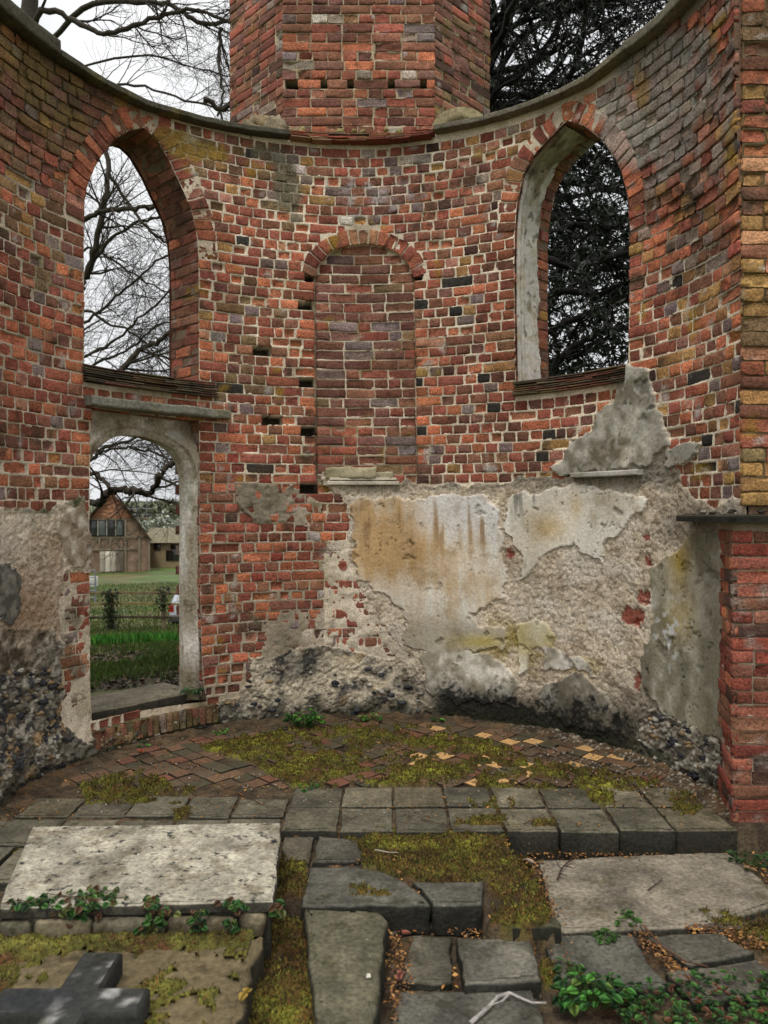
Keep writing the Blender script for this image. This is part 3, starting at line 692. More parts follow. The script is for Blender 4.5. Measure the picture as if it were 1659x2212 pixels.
ii=np.arange(a.size).reshape(a.shape); q=np.stack([ii[:-1,:-1],ii[1:,:-1],ii[1:,1:],ii[:-1,1:]],-1).reshape(-1,4)
pl.add(v.reshape(-1,3),cc.reshape(-1,3),q=q); o=pl.build('reveal_plaster',M_PLASTER,apse,smooth=True); o['label']='pale moulded plaster lining the left side of the right window'
# ---- slabs following the wall
def arc_slab(name,s0,s1,h0,h1,z0,th,colr,parent=apse,material=M_STONE,rough=.006,slope=0,label=None,acc=None,n_=None,round_=.006,straight=False):
    n=n_ or max(6,int((s1-s0)/.02)); ss=np.linspace(s0,s1,n); prof=[]
    # profile (h,z offset)
    m=8
    for k in range(m+1): prof.append((h0+(h1-h0)*k/m,th))
    for k in range(1,4): prof.append((h1,th*(1-k/4)))
    for k in range(m+1): prof.append((h1+(h0-h1)*k/m,0))
    for k in range(1,4): prof.append((h0,th*k/4))
    prof=np.array(prof); npf=len(prof)
    # round corners
    for k in (0,m): prof[k,1]-=round_*.6
    Sx=np.repeat(ss[:,None],npf,1); z0v=z0(ss) if callable(z0) else np.full(n,z0)
    Hx=np.repeat(prof[None,:,0],n,0); Zx=z0v[:,None]+prof[None,:,1]+slope*(Hx-h0)
    Hx=Hx+rough*fbm(Sx*12,Zx*12+Hx*9,o=3,seed=int(abs(s0*100))%50); Zx=Zx+rough*.8*fbm(Sx*10+5,Hx*14,o=3,seed=3)
    if straight:
        A_=P(ss[0],Zx,Hx); B_=P(ss[-1],Zx,Hx); w=((ss-ss[0])/(ss[-1]-ss[0]))[:,None,None]; v=A_*(1-w)+B_*w
    else: v=P(Sx,Zx,Hx)
    ii=np.arange(n*npf).reshape(n,npf); j=np.r_[np.arange(1,npf),0]
    q=np.stack([ii[:-1],ii[1:],ii[1:][:,j],ii[:-1][:,j]],-1).reshape(-1,4)
    cc=srgb(colr)*(1+.3*fbm(v[...,0]*9,v[...,1]*9,v[...,2]*9,o=4,seed=8))[...,None]
    mk=sstep(.15,.5,fbm(v[...,0]*7,v[...,1]*7,v[...,2]*7+4,o=3,seed=28)); cc=mixc(cc,(120,112,60),mk*.5)
    a=acc or Acc(); v=v.reshape(-1,3); cc=cc.reshape(-1,3)
    base=a.n; a.add(v,cc,q=q)
    for e in (0,n-1):
        cen=v[e*npf:(e+1)*npf].mean(0); a.add(np.vstack([v[e*npf:(e+1)*npf],cen]),srgb(colr),t=[(k,(k+1)%npf,npf) for k in range(npf)])
    if acc is None:
        o=a.build(name,material,parent)
        if label: o['label']=label
        return o
js=[S0]; 
for x in (110,215,330,470,622): js.append(hit(x,{110:125,215:190,330:245,470:280,622:300}[x])[0])
js[0]=S0
for i in range(5):
    arc_slab('coping_slab',js[i]+.003,js[i+1]-.003,.09,-.46,ztop,.042+(.05 if i==0 else 0),(76,72,60),slope=-.02)
jr=[hit(x,y)[0] for x,y in ((942,292),(1055,270),(1180,230),(1280,185),(1365,118))]+[S1]
for i in range(5):
    arc_slab('coping_slab',jr[i]+.003,jr[i+1]-.003,.085,-.46,ztop,.040+(.02 if i==4 else 0),(110,104,88),slope=-.02)
# ledge of thin roof tiles under the tower
le=Acc(); sa,_=hit(622,300); sb,_=hit(942,292); zl=float(ztop((sa+sb)/2))
for L_i,(hh,zz) in enumerate(((.09,.0),(.075,.018),(.05,.036),(.02,.054),(.0,.075),(-.04,.10))):
    u=sa+rc.uniform(0,.05)
    while u<sb-.03:
        w=rc.uniform(.13,.2); w=min(w,sb-u)
        arc_slab('',u,u+w-.006,hh+rc.uniform(-.012,.015),-.3,zl-.02+zz+rc.uniform(-.004,.004),.014,rc.choice([(150,78,58),(120,66,52),(104,84,68),(142,110,84)]),acc=le,n_=5,rough=.004); u+=w
le.build('tile_ledge',M_TILE,apse)['label']='ledge of thin red tiles below the tower'
# window sills (tile on edge layers)
for (poly,a,b,zb,lb) in ((LW,0,-1,2.385,'thin layered tile sill of the left window'),(RWN,0,-1,2.385,'thin layered tile sill of the right window')):
    sa=poly[a][0]-.01; sb=poly[b][0]+(.13 if poly is LW else 0); a_=Acc()
    for k in range(7):
        u=sa
        while u<sb-.02:
            w=min(rc.uniform(.14,.28),sb-u)
            arc_slab('',u,u+w-.004,.055-.006*k+rc.uniform(-.016,.014),-.40,zb+k*.0165+rc.uniform(-.002,.002),.012,rc.choice([(112,74,60),(92,80,64),(86,64,54),(120,104,82),(74,66,54)]),acc=a_,n_=6,rough=.004); u+=w
    a_.build('window_sill',M_TILE,apse)['label']=lb
# lintel, sill stones and door dressings
sl,_=hit(181,868); sr,_=hit(492,900)
arc_slab('door_lintel',sl,sr,.075,-.25,2.225,.065,(124,122,108),straight=True,label='long flat grey stone lintel over the doorway',rough=.008)
# mouldings left in the plaster
sa,_=hit(712,1045); sb,_=hit(858,1045)
mo=Acc()
arc_slab('',sa-.02,sb+.02,.045,-.02,hit(780,1048)[1],.028,(196,188,168),acc=mo,rough=.004,round_=.01)
arc_slab('',sa,sb,.034,-.02,hit(780,1038)[1],.02,(200,192,172),acc=mo,rough=.003)
arc_slab('',sa-.03,sb-.16,.03,-.02,hit(780,1034)[1],.085,(170,160,130),acc=mo,rough=.022)
arc_slab('',sa+.18,sb-.03,.026,-.02,hit(780,1034)[1],.05,(160,152,124),acc=mo,rough=.02)
mo.build('plaster_moulding',M_PLASTER,apse,smooth=False)['label']='broken cream moulding below the blocked arch'
sa,_=hit(1242,1020); sb,_=hit(1392,1010); mo=Acc()
arc_slab('',sa,sb,.062,0,hit(1310,1030)[1],.035,(176,172,162),acc=mo,rough=.004,round_=.012)
mo.build('plaster_moulding',M_PLASTER,apse)['label']='grey roll moulding under the triangular plaster patch'
# stone arch of the doorway
dd=open_dir(DO); Lp=P(*hit(192,1150),0); Rp=P(*hit(430,1150),0); ch=(Rp-Lp); ch[2]=0; cw=np.linalg.norm(ch); ch/=cw
dn=np.cross(ch,[0,0,1]); dn=dn if dn[1]>0 else -dn; dn/=np.linalg.norm(dn)
O=Lp+dn*.012
def dplane(px,py,off=0):
    r=ray(px,py); o=O+dn*off; c=np.array([0,0,HC]); t=((o-c)@dn)/(r@dn); p=c+r*t; return (p-O)@ch,p[2]
qr,_=dplane(389,1200,.14); qa,za=dplane(291,941,.14); _,zs=dplane(386,1045,.14)
print('door',cw,qr,qa,za,zs)
ql,_=dplane(192,1200,.02)
zb=.2; n=26
arch=[(qr,zb)]+[(qr,zb+(zs-zb)*k/8) for k in range(1,9)]
qc=(qr+ql)/2; hwid=(qr-ql)/2
for k in range(1,n): 
    t=math.pi*k/n; arch.append((qc+hwid*math.cos(t),zs+(za-zs)*math.sin(t)**.92))
arch+=[(ql,zs-(zs-zb)*k/8) for k in range(0,9)]
arch=np.array(arch); big=[]
qL,qR,zT=-.10,cw+.015,2.23
for q_,z_ in arch:
    e=.055; c=np.array([qc,min(z_,zs)]); v=np.array([q_,z_])-c; nv=v/(np.linalg.norm(v)+1e-9); big.append(np.array([q_,z_])+nv*e)
big=np.array(big); outer=[]
for q_,z_ in big:
    if z_<=zs: outer.append((qR if q_>qc else qL,z_))
    else:
        v=np.array([q_-qc,z_-zs]); s_=min(((qR-qc) if v[0]>0 else (qc-qL))/abs(v[0]) if abs(v[0])>1e-6 else 9e9,(zT-zs)/v[1] if v[1]>1e-6 else 9e9); outer.append((qc+v[0]*s_,zs+v[1]*s_))
outer=np.array(outer)
def dpt(qz,off):
    return O+np.outer(qz[:,0],ch)+np.outer(np.full(len(qz),off),dn)+np.outer(qz[:,1]-O[2],[0,0,1])
sa_=Acc(); layers=[]
def addlay(a,b,o1,o2,n=6):
    for k in range(n+1):
        t=k/n; layers.append(dpt(a*(1-t)+b*t,o1*(1-t)+o2*t))
addlay(outer,big,0,0,6); addlay(big,big-(big-arch)*.35,0.004,.03,2); addlay(big-(big-arch)*.45,arch,.03,.06,3); addlay(arch,arch,.062,.15,5)
LY=np.array(layers); nl,na=LY.shape[:2]
LY=LY+dn*(.11*sstep(1.98,2.14,LY[...,2]))[...,None]
LY=LY+dn*(.006*fbm(LY[...,0]*14,LY[...,2]*14,LY[...,1]*14,seed=4))[...,None]+ch*(.004*fbm(LY[...,0]*24,LY[...,2]*24,seed=5))[...,None]
ii=np.arange(nl*na).reshape(nl,na); q=np.stack([ii[:-1,:-1],ii[1:,:-1],ii[1:,1:],ii[:-1,1:]],-1).reshape(-1,4)
cc=np.zeros(LY.shape)+srgb((168,158,136)); nn_=fbm(LY[...,0]*5,LY[...,2]*5,LY[...,1]*5,seed=9); cc=mixc(cc,(216,210,198),sstep(-.05,.3,fbm(LY[...,0]*12,LY[...,2]*6,LY[...,1]*12,seed=10)+.35*sstep(1.2,.4,LY[...,2]))); cc=mixc(cc,(120,104,76),sstep(.05,.5,nn_)*.8)
cc=mixc(cc,(96,88,66),sstep(.55,.3,LY[...,2])*.6)
sa_.add(LY.reshape(-1,3),cc.reshape(-1,3),q=q); sa_.build('door_arch',M_STONE,apse,smooth=True)['label']='pale round-headed stone door surround'
# threshold and step
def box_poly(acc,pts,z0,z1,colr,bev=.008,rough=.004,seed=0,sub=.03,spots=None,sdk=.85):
    """prism over an outline (world xy), with worn edges and an uneven top"""
    pts=np.array(pts,float)[:,:2]; area=0.5*np.sum(pts[:,0]*np.roll(pts[:,1],-1)-np.roll(pts[:,0],-1)*pts[:,1])
    if area<0: pts=pts[::-1]
    cl=np.vstack([pts,pts[:1]]); p2=[]
    for i in range(len(cl)-1):
        n=max(1,int(np.linalg.norm(cl[i+1]-cl[i])/sub))
        for k in range(n): p2.append(cl[i]+(cl[i+1]-cl[i])*k/n)
    p=np.array(p2); n=len(p); t=np.roll(p,-1,0)-np.roll(p,1,0); nn=np.stack([t[:,1],-t[:,0]],-1); nn/=np.linalg.norm(nn,axis=1)[:,None]+1e-9
    p=p+nn*(rough*1.6*fbm(p[:,0]*16,p[:,1]*16,o=3,seed=seed))[:,None]
    c=p.mean(0); rings=[]
    rings.append((p,z0)); rings.append((p+nn*.0,z0+(z1-z0)*.5)); rings.append((p,z1-bev)); rings.append((p-nn*bev*.6,z1-bev*.3)); rings.append((p-nn*bev*1.5,z1))
    for f_ in (.85,.65,.45,.25,.1): rings.append((c+(p-nn*bev*1.5-c)*f_,z1))
    V_=[];
    for r,z in rings: V_.append(np.c_[r,np.full(n,z)])
    V_=np.concatenate(V_); k=len(rings)
    dz=rough*fbm(V_[:,0]*7,V_[:,1]*7,o=3,seed=seed+1); dz[4*n:]=0; dz=np.append(dz,0)[:len(dz)]; V_[n:,2]+=dz[n:]
    side=rough*1.5*fbm(V_[:,0]*14,V_[:,1]*14,V_[:,2]*14,seed=seed+2)[:,None]; V_[:3*n,:2]+=np.tile(nn,(3,1))*side[:3*n]
    V_=np.vstack([V_,[c[0],c[1],z1]])
    q=[(a*n+i,a*n+(i+1)%n,(a+1)*n+(i+1)%n,(a+1)*n+i) for a in range(k-1) for i in range(n)]
    t_=[((k-1)*n+i,(k-1)*n+(i+1)%n,k*n) for i in range(n)]
    cc=np.zeros((len(V_),3))+srgb(colr)*np.array([1.05,1.0,.88]); nz_=.25*fbm(V_[:,0]*6,V_[:,1]*6,V_[:,2]*6,o=4,seed=seed+3); nz_[4*n:]=0; cc*=(1+nz_)[:,None]
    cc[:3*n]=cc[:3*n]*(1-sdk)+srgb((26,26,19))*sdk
    acc.add(V_,cc,q=q,t=t_)
    if abs(area)>.03 and sub<.2:
        g_=.012; X_,Y_=np.meshgrid(np.arange(p[:,0].min(),p[:,0].max(),g_),np.arange(p[:,1].min(),p[:,1].max(),g_),indexing='ij')
        pin=p-nn*bev*1.3; ins_=inpoly(X_,Y_,[tuple(v_) for v_ in pin]); ok_=ins_[:-1,:-1]&ins_[1:,:-1]&ins_[1:,1:]&ins_[:-1,1:]
        if ok_.any():
            ew=fbm(X_*8,Y_*8,o=4,seed=seed+5); e2_=fbm(X_*30,Y_*30,o=3,seed=seed+6)
            Z_=z1+.0022+np.maximum(rough*.45*ew+rough*.25*e2_,-.0015)
            c2=np.zeros(X_.shape+(3,))+srgb(colr)*np.array([1.05,1.0,.88]); c2=c2*(1+.35*ew+.3*e2_)[...,None]
            i_=np.arange(X_.size).reshape(X_.shape); q_=np.stack([i_[:-1,:-1],i_[1:,:-1],i_[1:,1:],i_[:-1,1:]],-1)[ok_]; u_,v_=np.unique(q_,return_inverse=True)
            acc.add(np.stack([X_,Y_,Z_],-1).reshape(-1,3)[u_],np.clip(c2,0,1).reshape(-1,3)[u_],q=v_.reshape(-1,4))
def doorbox(q0,q1,o0,o1,z0,z1,colr,name=None,acc=None,material=M_STONE,seed=0,rough=.006,label=None):
    pts=[O+ch*q0+dn*o0,O+ch*q1+dn*o0,O+ch*q1+dn*o1,O+ch*q0+dn*o1]
    a=acc or Acc(); box_poly(a,pts,z0,z1,colr,seed=seed,rough=rough,bev=.012)
    if acc is None:
        o=a.build(name,material,apse)
        if label: o['label']=label
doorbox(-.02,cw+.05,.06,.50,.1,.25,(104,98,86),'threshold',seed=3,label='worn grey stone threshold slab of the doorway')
stp=Acc()
# step of bricks set on edge, following the wall
sa,_=hit(190,1560); sb,_=hit(466,1512); n=19
rr=[];cc=[]
for k in range(n):
    a=sa+(sb-sa)*k/n; b=sa+(sb-sa)*(k+1)/n; c,_=bcolor(0,0,dict(brown=.5,olive=.4,grey=.1)); rr.append((a+.003,b-.003,.045,.165,.055+rc.uniform(0,.008),.4)); cc.append(c*.8)
add_bricks(stp,rr,cc,P,m=1,depth=.1,lich=[((84,82,46),8,.1,3)])
arc_slab('',sa,sb,.05,-.25,.04,.125,(90,84,62),acc=stp,rough=.006)
stp.build('door_step',[M_RENDER,M_BRICK],apse)['label']='mossy step of bricks laid on edge below the threshold'
# flint lumps and rubble standing proud of the footing
def lump(acc,c,r,colr,seed,flat=1.0,squash=(1,1,1),n1=9,n2=7,rough=.35):
    th=np.linspace(0,2*np.pi,n1,endpoint=False); ph=np.linspace(0,np.pi,n2); T,F_=np.meshgrid(th,ph,indexing='ij')
    d=np.stack([np.sin(F_)*np.cos(T),np.sin(F_)*np.sin(T),np.cos(F_)],-1)
    k=1+rough*fbm(d[...,0]*1.7+seed,d[...,1]*1.7,d[...,2]*1.7+seed*.7,o=3,seed=seed)
    v=np.asarray(c)+d*k[...,None]*r*np.array(squash); ii=np.arange(n1*n2).reshape(n1,n2); j=np.r_[np.arange(1,n1),0]
    q=np.stack([ii[:,:-1],ii[j][:,:-1],ii[j][:,1:],ii[:,1:]],-1).reshape(-1,4)
    acc.add(v.reshape(-1,3),np.asarray(colr)*(1+.3*fbm(v[...,0]*40,v[...,1]*40,v[...,2]*40,seed=2)).reshape(-1,1),q=q)
fl=Acc(); sdn=1
for (x0,x1,y0,y1,n) in ((-40,125,1445,1720,330),(195,470,1580,1630,50),(470,920,1440,1560,90),(1390,1560,1540,1690,90),(1580,1659,1080,1100,6)):
    for _ in range(n):
        px=rc.uniform(x0,x1); py=rc.uniform(y0,y1); s_,z_=hit(px,py)
        if z_<0 or s_>S1-.01: continue
        zz,_,_=zones(np.array([s_]),np.array([z_]))
        if zz[0]!=2: continue
        col=srgb(rc.choice([(176,170,156),(118,110,96),(60,60,64),(150,126,92),(96,86,70),(34,36,42),(134,128,116)]))
        b_=.03*float(sstep(.5,0,z_))
        lump(fl,P(s_,z_,.008+b_),rc.uniform(.012,.030),col*.9,sdn,squash=(1.15,1.15,.62),rough=.75,n1=8,n2=6); sdn+=1
fl.build('flint_nodules',M_FLINT,apse)['kind']='stuff'
# return walls either side of the apse
def planar(p0,p1):
    p0=np.array([*p0,0.]); p1=np.array([*p1,0.]); e=p1-p0; Ln=np.linalg.norm(e); e/=Ln; nrm=np.array([e[1],-e[0],0])
    def f(u,v,h):
        u=np.asarray(u,float); v=np.asarray(v,float); h=np.asarray(h,float); u,v,h=np.broadcast_arrays(u,v,h)
        return p0+e*u[...,None]+nrm*h[...,None]+np.stack([0*u,0*u,v],-1)
    return f,Ln
def brick_panel(acc,p0,p1,z0,z1,table,dz=DZ,phead=.6,holes=(),tilt=0,lich=LICH_MAIN,mcol=(190,172,142),spall=.5,back=.012,stretch=.215,head=.105,erode=None,hoff=0,english=False):
    f,Ln=planar(p0,p1); n=int((z1-z0)/dz); rr=[];cc=[]
    for i in range(n):
        za=z0+i*dz; sg_=[]; u_=0
        for h0,h1,h2,h3 in sorted(holes):
            if h2<za+dz/2<h3: sg_.append((u_,h0)); u_=h1
        sg_.append((u_,Ln))
        for (a,b) in [b_ for s0_,s1_ in sg_ for b_ in course_bricks(s0_,s1_,rc,phead=(phead if not english else (.92 if i%2 else .06)),stretch=stretch,head=head)]:
            px,py=[float(q) for q in proj(f((a+b)/2,za,0))]
            c,k=bcolor(px,py,table)
            hh=hoff+.006+rc.uniform(-.003,.004)
            rr.append((a,b,za+.0045,za+dz-.0045,hh,rc.random()**3*spall+(rc.random()<.06)*.7)); cc.append(c)
    add_bricks(acc,rr,cc,f,m=1,lich=lich)
    U,V_=np.meshgrid(np.linspace(0,Ln,max(3,int(Ln/.0085))),np.linspace(z0,z1,max(3,int((z1-z0)/.0085))),indexing='ij')
    Hh=hoff-.002+.004*fbm(U*20,V_*20,seed=4)
    us_=np.linspace(0,Ln,U.shape[0]); vs_=np.linspace(z0,z1,U.shape[1])
    for r in rr:
        i0,i1=np.searchsorted(us_,[r[0]+.010,r[1]-.010]); j0,j1=np.searchsorted(vs_,[r[2]+.008,r[3]-.008])
        if i1>i0 and j1>j0: Hh[i0:i1,j0:j1]=np.minimum(Hh[i0:i1,j0:j1],r[4]-.032)
    for h0,h1,h2,h3 in holes: Hh=np.where((U>h0)&(U<h1)&(V_>h2)&(V_<h3),-.12,Hh)
    v=f(U,V_,Hh); ii=np.arange(U.size).reshape(U.shape); q=np.stack([ii[:-1,:-1],ii[1:,:-1],ii[1:,1:],ii[:-1,1:]],-1).reshape(-1,4)
    cm=np.zeros(U.shape+(3,))+srgb(mcol); cm=cm*(1+.25*fbm(U*5,V_*5,seed=8))[...,None]; cm=mixc(cm,(128,112,60),sstep(.2,.5,fbm(U*6,V_*6,seed=9))*.4); cm=mixc(cm,(40,32,28),Hh<hoff-.08)  # last mix paints the shade of the hole cavities into the colour
    acc.add(v.reshape(-1,3),cm.reshape(-1,3),q=q,m=0)
def flatquads(acc,pts_list,colr,m=0):
    for p in pts_list: acc.add(np.array(p,float),srgb(colr),q=[(0,1,2,3)],m=m)
rt=empty('chancel_wall',(2.6,3.92,0),'tall ochre and orange brick wall end facing us at the right edge','wall')
ra=Acc(); xc=float(cxz(2.5))+RW_-.01
brick_panel(ra,(xc,3.915),(3.3,3.915),1.58,5.2,dict(ochre=.34,orange=.26,brown=.18,tan=.1,red=.1,olive=.06,wood=.03),phead=.3,spall=1.0,mcol=(110,92,64),stretch=.24,head=.12)
brick_panel(ra,(3.3-.001,3.93),(3.3,4.35),-.2,5.2,dict(brown=.6,red=.4))
flatquads(ra,[[(xc,3.92,5.2),(3.3,3.92,5.2),(3.3,4.35,5.2),(xc,4.35,5.2)],[(xc+.45,4.35,-.2),(3.3,4.35,-.2),(3.3,4.35,5.2),(xc+.45,4.35,5.2)]],(110,90,70))
ra.build('brick_wall',[M_MORTAR,M_BRICK],rt)
pr=empty('brick_pier',(2.1,3.9,0),'dark red brick pier with a flat stone cap at the right edge','pier')
pa=Acc(); DZP=.0672
pA=(1.862,4.34); pB=(1.752,3.885); pC=(3.3,3.84)
brick_panel(pa,pA,pB,-.02,1.50,dict(red=.3,dred=.3,orange=.08,brown=.22,blue=.04,soot=.06),dz=DZP,phead=.5,stretch=.2,mcol=(158,140,118),lich=[((150,140,128),8,.38,41),((60,44,38),4,.25,43)],spall=.5)
brick_panel(pa,pB,pC,-.02,1.50,dict(red=.34,dred=.3,orange=.1,brown=.2,soot=.05),dz=DZP,phead=.55,mcol=(158,140,118),lich=[((150,140,128),8,.38,41),((60,44,38),4,.25,43)],spall=.5)
pa.build('brick_shaft',[M_MORTAR,M_BRICK],pr)
pc=Acc(); box_poly(pc,[(1.66,4.40),(1.665,3.82),(3.3,3.74),(3.3,4.2),(1.9,4.5)],1.497,1.535,(70,66,58),bev=.008,rough=.006,seed=4)
pc.build('cap_stone',M_STONE,pr)
pc=Acc(); box_poly(pc,[(1.80,4.36),(1.70,3.86),(3.3,3.80),(3.3,4.3)],-.16,-.015,(112,92,74),bev=.02,rough=.02,seed=9)
pc.build('plinth',M_RENDER,pr)
pc=Acc()
for k in range(70):
    x=rc.uniform(1.72,2.6); lump(pc,(x,rc.uniform(3.86,4.1) if x>1.85 else rc.uniform(4.0,4.35),1.545+rc.uniform(-.01,.015)),rc.uniform(.008,.024),srgb(rc.choice([(120,112,98),(84,78,64),(60,56,46),(150,142,128)])),k+900,rough=.8,squash=(1.2,1.1,.6))
pc.build('rubble',M_FLINT,pr)['kind']='stuff'
# the apse wall turns square to the left where it ends (just out of the picture)
rw=Acc(); xl_=float(cxz(2))-RW_+.01
brick_panel(rw,(-3.6,3.90),(xl_,3.90),-.15,5.0,dict(red=.3,brown=.3,orange=.15,olive=.1,purple=.1),phead=.5)
flatquads(rw,[[(-3.6,3.91,5.0),(xl_,3.91,5.0),(xl_,4.3,5.0),(-3.6,4.3,5.0)],[(-3.6,4.3,-.15),(xl_-.4,4.3,-.15),(xl_-.4,4.3,5.0),(-3.6,4.3,5.0)],[(-3.6,3.91,-.15),(-3.6,4.3,-.15),(-3.6,4.3,5.0),(-3.6,3.91,5.0)]],(110,86,68))
rw.build('return_wall',[M_MORTAR,M_BRICK],apse)
# ================================================================== TOWER
tw=empty('brick_tower',(-.2,7.2,0),'octagonal red and purple brick tower rising behind the middle of the apse','tower')
T0=(-.80,6.10);T1=(.40,6.10);T2=(.90,6.60);T3=(.90,7.8);T4=(.40,8.3);T5=(-.80,8.3);T6=(-1.315,7.8);T7=(-1.315,6.615)
ta=Acc(); zt0=4.30
def zt_px(y): return HC+(CYP-y)/F*6.1
hz=zt_px(178); row=int((hz-zt0)/DZ); hz0=zt0+row*DZ; hl=[]
for x in (633,700,757,845,915): 
    u=(x-CXP)/F*6.1+.80; hl.append((u-.028,u+.028,hz0+.002,hz0+DZ-.002))
hl[0]=(hl[0][0]-.03,hl[0][1]+.01,hz0,hz0+DZ)
brick_panel(ta,T0,T1,zt0,7.8,TOWER,english=True,head=.118,stretch=.235,holes=hl,lich=[((150,128,60),6,.5,31),((170,168,166),12,.52,41)])
brick_panel(ta,T1,T2,zt0-1,7.8,dict(purple=.3,brown=.3,olive=.12,red=.22,grey=.08,soot=.1),english=True,mcol=(150,142,112))
brick_panel(ta,T7,T0,zt0-1,7.8,dict(brown=.35,red=.3,purple=.2,grey=.08,soot=.06),english=True)
brick_panel(ta,T2,T3,zt0-1,7.8,TOWER); brick_panel(ta,T6,T7,zt0-1,7.8,TOWER)
ring=[T0,T1,T2,T3,T4,T5,T6,T7]
for a,b in zip(ring,ring[1:]+ring[:1]):
    zb_=zt0-1+.01 if (a,b) in ((T1,T2),(T7,T0),(T2,T3),(T6,T7)) else (zt0 if (a,b)==(T0,T1) else 7.8)
    flatquads(ta,[[(*a,-.3),(*b,-.3),(*b,zb_),(*a,zb_)]],(118,84,66))
c=np.array([-.2,7.2,7.8]); ta.add(np.vstack([[(*p,7.8) for p in ring],c]),srgb((90,70,60)),t=[(i,(i+1)%8,8) for i in range(8)])
# the holes are deep, and their shade is also painted in as dark colour
ta.build('brick_shaft',[M_MORTAR,M_BRICK],tw)
# stone shoulders at the tower foot
def hood(name,c,r,label):
    a=Acc(); th=np.linspace(-.15,math.pi+.15,22); pr_=[(r*.55,-.16),(r*.55,.0),(r*.62,.03),(r*.8,.04),(r*.84,.02),(r,.03),(r*1.03,-.02),(r*1.03,-.22),(r*.2,-.22),(r*.2,-.03)]
    g=[]
    for rr_,dy in pr_:
        g.append([(c[0]+rr_*math.cos(t)*1.05,c[1]-dy,c[2]+rr_*math.sin(t)) for t in th])
    g=np.array(g); g+=.012*np.stack([fbm(g[...,0]*12,g[...,2]*12,g[...,1]*12,seed=k) for k in(1,2,3)],-1)
    ii=np.arange(g.shape[0]*g.shape[1]).reshape(g.shape[:2]); j=np.r_[np.arange(1,len(pr_)),0]
    q=np.stack([ii[:,:-1],ii[j][:,:-1],ii[j][:,1:],ii[:,1:]],-1).reshape(-1,4)
    cc=srgb((142,130,98))*(1+.35*fbm(g[...,0]*14,g[...,2]*14,g[...,1]*14,seed=5))[...,None]; cc=mixc(cc,(120,104,44),sstep(.1,.5,fbm(g[...,0]*9,g[...,2]*9,seed=6))*.6)
    a.add(g.reshape(-1,3),cc.reshape(-1,3),q=q); return a.build(name,M_STONE,tw)
hood('stone_shoulder',(.60,6.02,4.45),.235,'')['label']='curved lichened stone shoulder right of the tower'
rb_=Acc()
for k in range(26):
    t=rc.random(); lump(rb_,(-1.12+t*.42,6.02+rc.uniform(-.06,.06),4.42+rc.uniform(0,.20)*(1-abs(t-.35)*1.3)),rc.uniform(.04,.09),srgb(rc.choice([(140,128,104),(120,108,84),(130,112,84),(168,158,132)])),k+300,rough=.7,n1=11,n2=9)
rb_.build('rubble_shoulder',M_STONE,tw)['label']='broken rubble shoulder left of the tower'
rb_=Acc()
for k in range(26):
    lump(rb_,(rc.uniform(-.78,.4),6.06+rc.uniform(-.02,.04),4.50+rc.uniform(-.02,.05)),rc.uniform(.014,.035),srgb(rc.choice([(140,128,84),(120,108,64),(150,110,84)])),k+500,rough=.6)
rb_.build('mortar_rubble',M_STONE,tw)['kind']='stuff'
# ================================================================== FLOOR
def level(x,y):
    x=np.asarray(x,float); y=np.asarray(y,float)
    z=np.full(np.broadcast(x,y).shape,0.0)
    z=np.where(y<3.80,-.12,z)
    z=np.where((y<3.81)&(y>3.13)&(x>-.52)&(x<.60),-.02,z)
    z=np.where((y<2.80)&(x>-.36)&(x<-.19+.035*np.sin(9*y)+.02*np.sin(31*y)),-.020,z)
    z=np.where((y<3.30)&(y>2.95)&(x>.40)&(x<.66),-.03,z)
    z=np.where((y<=3.07)&(x<-.02-.06*(y-2.4)),-.07,z)
    z=np.where((y<3.81)&(y>3.0)&(x<=-.46),-.03,z)
    return z
MOSS=[([(430,1620),(700,1565),(950,1572),(1100,1620),(1260,1690),(1000,1700),(640,1705),(540,1650)],.54),
 ([(180,1700),(300,1660),(345,1690),(420,1710),(330,1740),(190,1740)],.75),([(950,1640),(1250,1660),(1430,1690),(1400,1712),(950,1705)],.6),
 ([(735,1805),(850,1800),(1000,1790),(1030,1755),(1075,1750),(1100,1800),(1120,1830),(1155,1875),(1110,1905),(1060,1892),(950,1912),(870,1892),(790,1872),(770,1835)],1.15),
 ([(1050,1888),(1165,1898),(1200,1985),(1150,2010),(1055,1995)],1.2),([(690,1945),(735,1925),(800,1922),(865,1945),(855,1962),(690,1965)],1.2),
 ([(610,1850),(668,1868),(650,1950),(690,1965),(700,2000),(720,2100),(790,2140),(760,2230),(520,2230),(585,1950)],1.05),
 ([(1440,1720),(1480,1715),(1515,1750),(1500,1768),(1450,1760)],1.0),([(1150,1765),(1205,1775),(1190,1800),(1150,1795)],1.0),([(1270,1715),(1340,1725),(1330,1745),(1280,1738)],.9),
 ([(1165,2085),(1230,2088),(1275,2125),(1180,2130)],1.1),([(1480,1985),(1660,1960),(1700,2060),(1600,2045),(1500,2020)],.75),([(360,1740),(400,1730),(410,1760),(380,1775)],1),
 ([(0,1810),(60,1805),(40,1850),(0,1860)],1),([(1010,1735),(1110,1730),(1110,1765),(1040,1770)],.7)]
g0=.0125
fx=np.arange(-2.4,2.35,g0); fy=np.arange(1.2,6.1,g0); FX,FY=np.meshgrid(fx,fy,indexing='ij')
LV=level(FX,FY); f1=fbm(FX*5,FY*5,o=4,seed=201); f2=fbm(FX*22,FY*22,o=4,seed=202); f3=fbm(FX*60,FY*60,o=2,seed=203)
fpx,fpy=proj(np.stack([FX,FY,LV],-1)); mm_=np.zeros(FX.shape)
for p,w in MOSS: mm_=np.maximum(mm_,w*inpoly(fpx+18*f1+8*f2,fpy+10*f2+6*f1,p))
dens=mm_*.92+.75*f1+1.0*f2
moss=sstep(.42,.62,dens)*(mm_>0)
